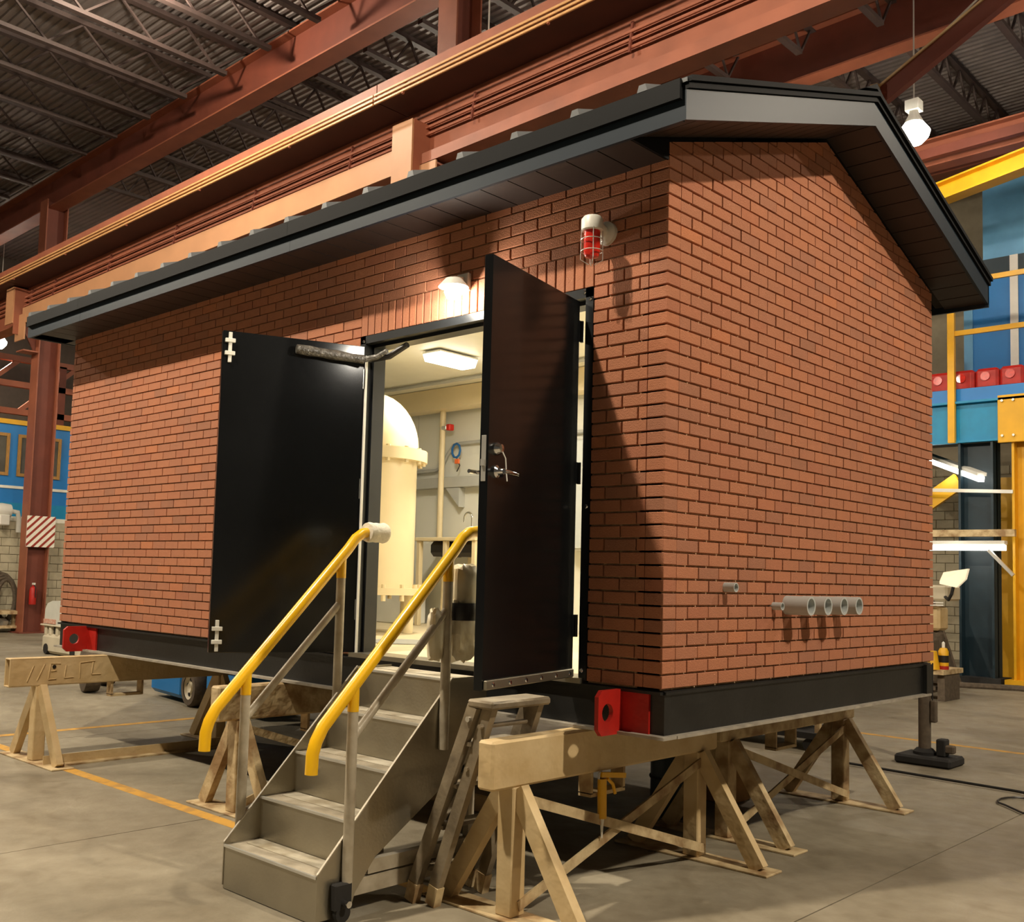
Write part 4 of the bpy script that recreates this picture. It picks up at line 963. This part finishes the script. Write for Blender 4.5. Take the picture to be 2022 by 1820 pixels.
# workbench corner
wbch = thing('workbench', 'cluttered low workbench behind the gable corner', 'bench', (-3.0, 11.4, -1.08))
B().box(-1.2, .45, -.4, .4, .38, .45).build('top', M_CREAMD, wbch); B().box(-1.0, .3, -.3, .3, .15, .2).build('shelf', M_TYRE, wbch)
for x in (-1.1, .38): B().box(x - .05, x + .05, -.3, .3, 0, .38).build('leg', M_TYRE, wbch)
ml = thing('milling_head', 'cream machine tool head beside the gable wall corner', 'machine', (-3.25, 12.6, -1.08)); B().bbox(-.5, .3, -.3, .3, 1.42, 1.66, .03).build('head_cover', M_BEIGEM, ml); B().bbox(-.4, .15, -.2, .2, .95, 1.33, .04).build('gear_case', M_CREAM, ml); B().lathe([(.001, .6), (.12, .65), (.14, .9), (.08, .96)], n=14).build('spindle', M_TYRE, ml, True); B().box(-.4, .1, -.3, .3, 0, .8).build('column', M_TYRE, ml)
for z in (1.34, 1.38): B().box(-.5, .25, -.32, -.3, z, z + .02).build('trim_strip', M_WHITEPL, ml)
ls = thing('shade_lamp', 'cream plastic shade lamp on a curly arm beside the dark blue column', 'lamp', (-2.80, 12.1, .70)); B().add([(-.19, 0, -.10), (.06, .0, -.15), (.18, .02, -.02), (.22, .02, .14), (-.13, 0, .08), (-.19, 0, -.06)] + [(-.19, .08, -.10), (.06, .08, -.15), (.18, .1, -.02), (.22, .1, .14), (-.13, .08, .08), (-.19, .08, -.06)], [(0, 1, 2, 3, 4, 5), (11, 10, 9, 8, 7, 6)] + [(i, (i + 1) % 6, 6 + (i + 1) % 6, 6 + i) for i in range(6)]).build('shade', M_SHADE, ls)
B().tube([(.0, .05, -.12), (-.03, .05, -.25), (-.1, .12, -.34), (-.22, .26, -.28)], .025, 8).build('curly_arm', M_RUB, ls, True)
l2 = thing('leaning_ladder', 'grey wooden ladder leaning against the block wall behind the bench', 'ladder', (-4.42, 13.7, -1.08))
for y in (0, .4): B().bar((1.0, y, .02), (-.1, y + .4, 3.0), .05, .14).build('stile', M_TYRE, l2)
for k in range(8): B().bar((.93 - .12 * k, 0 + .05 * k, .25 + .33 * k), (.93 - .12 * k, .4 + .05 * k, .25 + .33 * k), .03, .06).build('rung', M_TRAY, l2)
bo1 = thing('adhesive_bottle', 'yellow adhesive bottle with white cap on the workbench', 'bottle', (-2.62, 11.2, -.63)); B().lathe([(.001, 0), (.07, 0), (.07, .26), (.05, .3), (.02, .31), (.02, .37), (.001, .37)], n=14).build('bottle_body', M_YELD, bo1, True); B().lathe([(.072, .0), (.072, .05)], n=14).build('red_band', M_REDP, bo1, True); B().lathe([(.072, .10), (.072, .2)], n=14).build('label_band', M_TAPE, bo1, True); B().lathe([(.022, .31), (.022, .38), (.001, .40)], n=10).build('cap', M_WHITEPL, bo1, True)
tag(B().lathe([(.001, 0), (.10, 0), (.06, .26), (.001, .27)], (-2.72, 11.05, -.63), 14).build('yellow_funnel', M_YELD, None, True), 'yellow cone shaped container on the workbench against the brick corner', 'container')
tag(B().tube([(-5, 13.2, -1.05), (-4, 13.4, -1.04), (-3.3, 13.5, -1.05), (-2.4, 13.9, -1.05), (-1.5, 13.6, -1.05)], .06, 8).build('floor_hose', M_TYRE, None, True), 'grey hose lying on the floor in front of the columns', 'hose')
# pump jack post
jp = thing('pump_jack_stand', 'dark steel jack post on a square base beyond the gable end', 'jack stand', (-.80, 5.55, -1.08))
B().cyl((0, 0, .1), (0, 0, .92), .055, 18).build('post', M_TYRE, jp, True); B().bbox(-.21, .29, -.19, .19, 0, .085, .02).build('base', M_RUB, jp); B().lathe([(.10, .085), (.10, .11), (.07, .14), (.055, .14)], n=18).build('collar', M_RUB, jp, True)
B().bbox(.12, .20, -.06, .06, .085, .24, .01).build('foot_lever', M_RUB, jp); B().bbox(.18, .27, -.05, .03, .12, .19, .01).build('pedal', M_TYRE, jp); B().bbox(.055, .11, -.03, .03, .38, .58, .01).build('control_box', M_TYRE, jp); B().tube([(.07, 0, .56), (.075, 0, .92)], .006, 6).build('cable', M_RUB, jp)
tag(B().tube([(-1.3, 4.85, -1.06), (-.6, 4.78, -1.06), (.2, 4.72, -1.06), (1.0, 4.5, -1.06)], .011, 8).build('floor_cable', M_RUB, None, True), 'black cable lying across the floor beyond the sawhorses', 'cable')
tag(B().tube([(.34 + .12 * math.cos(q * .5), 4.3 + .2 * math.sin(q * .5), -1.065) for q in range(10)] + [(.5, 3.9, -1.065)], .008, 6).build('loose_wire', M_TAPE, None, True), 'thin loose wire loop on the floor by the right edge', 'wire')
ct = thing('pallet_cart', 'dark low cart frame with rods seen under the gable beam', 'cart', (-2.2, 5.6, -1.08)); B().box(-.6, .5, -.35, .35, .12, .18).build('deck', M_RUB, ct)
for x in (-.5, .0, .45): B().box(x, x + .05, -.3, -.25, .18, .62).build('stake', M_CREAMD, ct)
B().box(-.5, .5, -.32, -.27, .3, .36).build('rail', M_CREAMD, ct)
for x in (-.5, .4):
    B().lathe([(.001, -.03), (.06, -.03), (.06, .03), (.001, .03)], (x, -.3, .06), 14, 'y').build('wheel', M_RUB, ct, True)
for k in range(4): B().cyl((-.9, -.1 + .1 * k, .24), (.3, -.1 + .1 * k, .24), .035, 8).build('rod', M_TRAY if k % 2 else M_RUB, ct, True)
bk = thing('black_drum', 'dark blue-black drum standing under the house behind the sawhorse', 'drum', (-1.15, 1.9, -1.08)); B().lathe([(.001, 0), (.15, 0), (.155, .02), (.155, .5), (.15, .52), (.001, .52)], n=24).build('drum_body', M_DBLUE, bk, True); B().lathe([(.16, .25), (.165, .26), (.16, .27)], n=24).build('drum_ring', M_RUB, bk, True)
tag(B().bbox(-1.4, -1.05, 2.5, 2.8, -1.08, -.80, .008).build('carton', M_CARD), 'small cardboard carton on the floor under the house', 'box')
tag(B().bbox(-2.6, -1.9, .9, 1.25, -1.08, -.96, .01).build('timber_block', M_LUMBER), 'flat timber block on the floor behind the stair', 'timber')
# machinery above right: far runway, yellow jib, boom
beam('far_runway_beam', 'pale red far crane runway above the yellow beam at the right edge', -9, 14, 13.8, 7.75, 8.25, .3)
tag(B().bar((-5.0, 13.35, 7.92), (1.5, 13.35, 8.06), .12, .16).build('stay_bar', M_REDD), 'thin dark stay bar below the far runway', 'bar')
yb = thing('yellow_jib_beam', 'yellow jib crane beam at the right edge above the blue office', 'beam', (-3.2, 13.7, 7.15)); rzb = .07
B().bar((-3, .9, -.03), (3, -.9, .22), .30, .03).build('bottom_flange', M_YELD, yb); B().bar((-3, .9, .27), (3, -.9, .52), .30, .03).build('top_flange', M_YELD, yb); B().bar((-3, .9, .12), (3, -.9, .37), .03, .30).build('web', M_YELD, yb)
jb = thing('lifting_boom', 'long tapered grey-brown boom with a cable rising from behind the roof ridge', 'boom', (-2.25, 8.0, 6.55))
B().bar((0, 0, 0), (2.6, -.2, 1.25), .10, .22).build('boom_arm', M_REDD, jb); B().bar((0, 0, .13), (2.6, -.2, 1.38), .14, .025).build('boom_edge', M_CREAM, jb); B().tube([(.2, 0, .2), (2.6, -.1, 1.75)], .012, 6).build('boom_cable', M_ZINC, jb); B().bbox(-.05, .06, -.12, .12, -.15, .18, .01).build('boom_end', M_CREAM, jb)
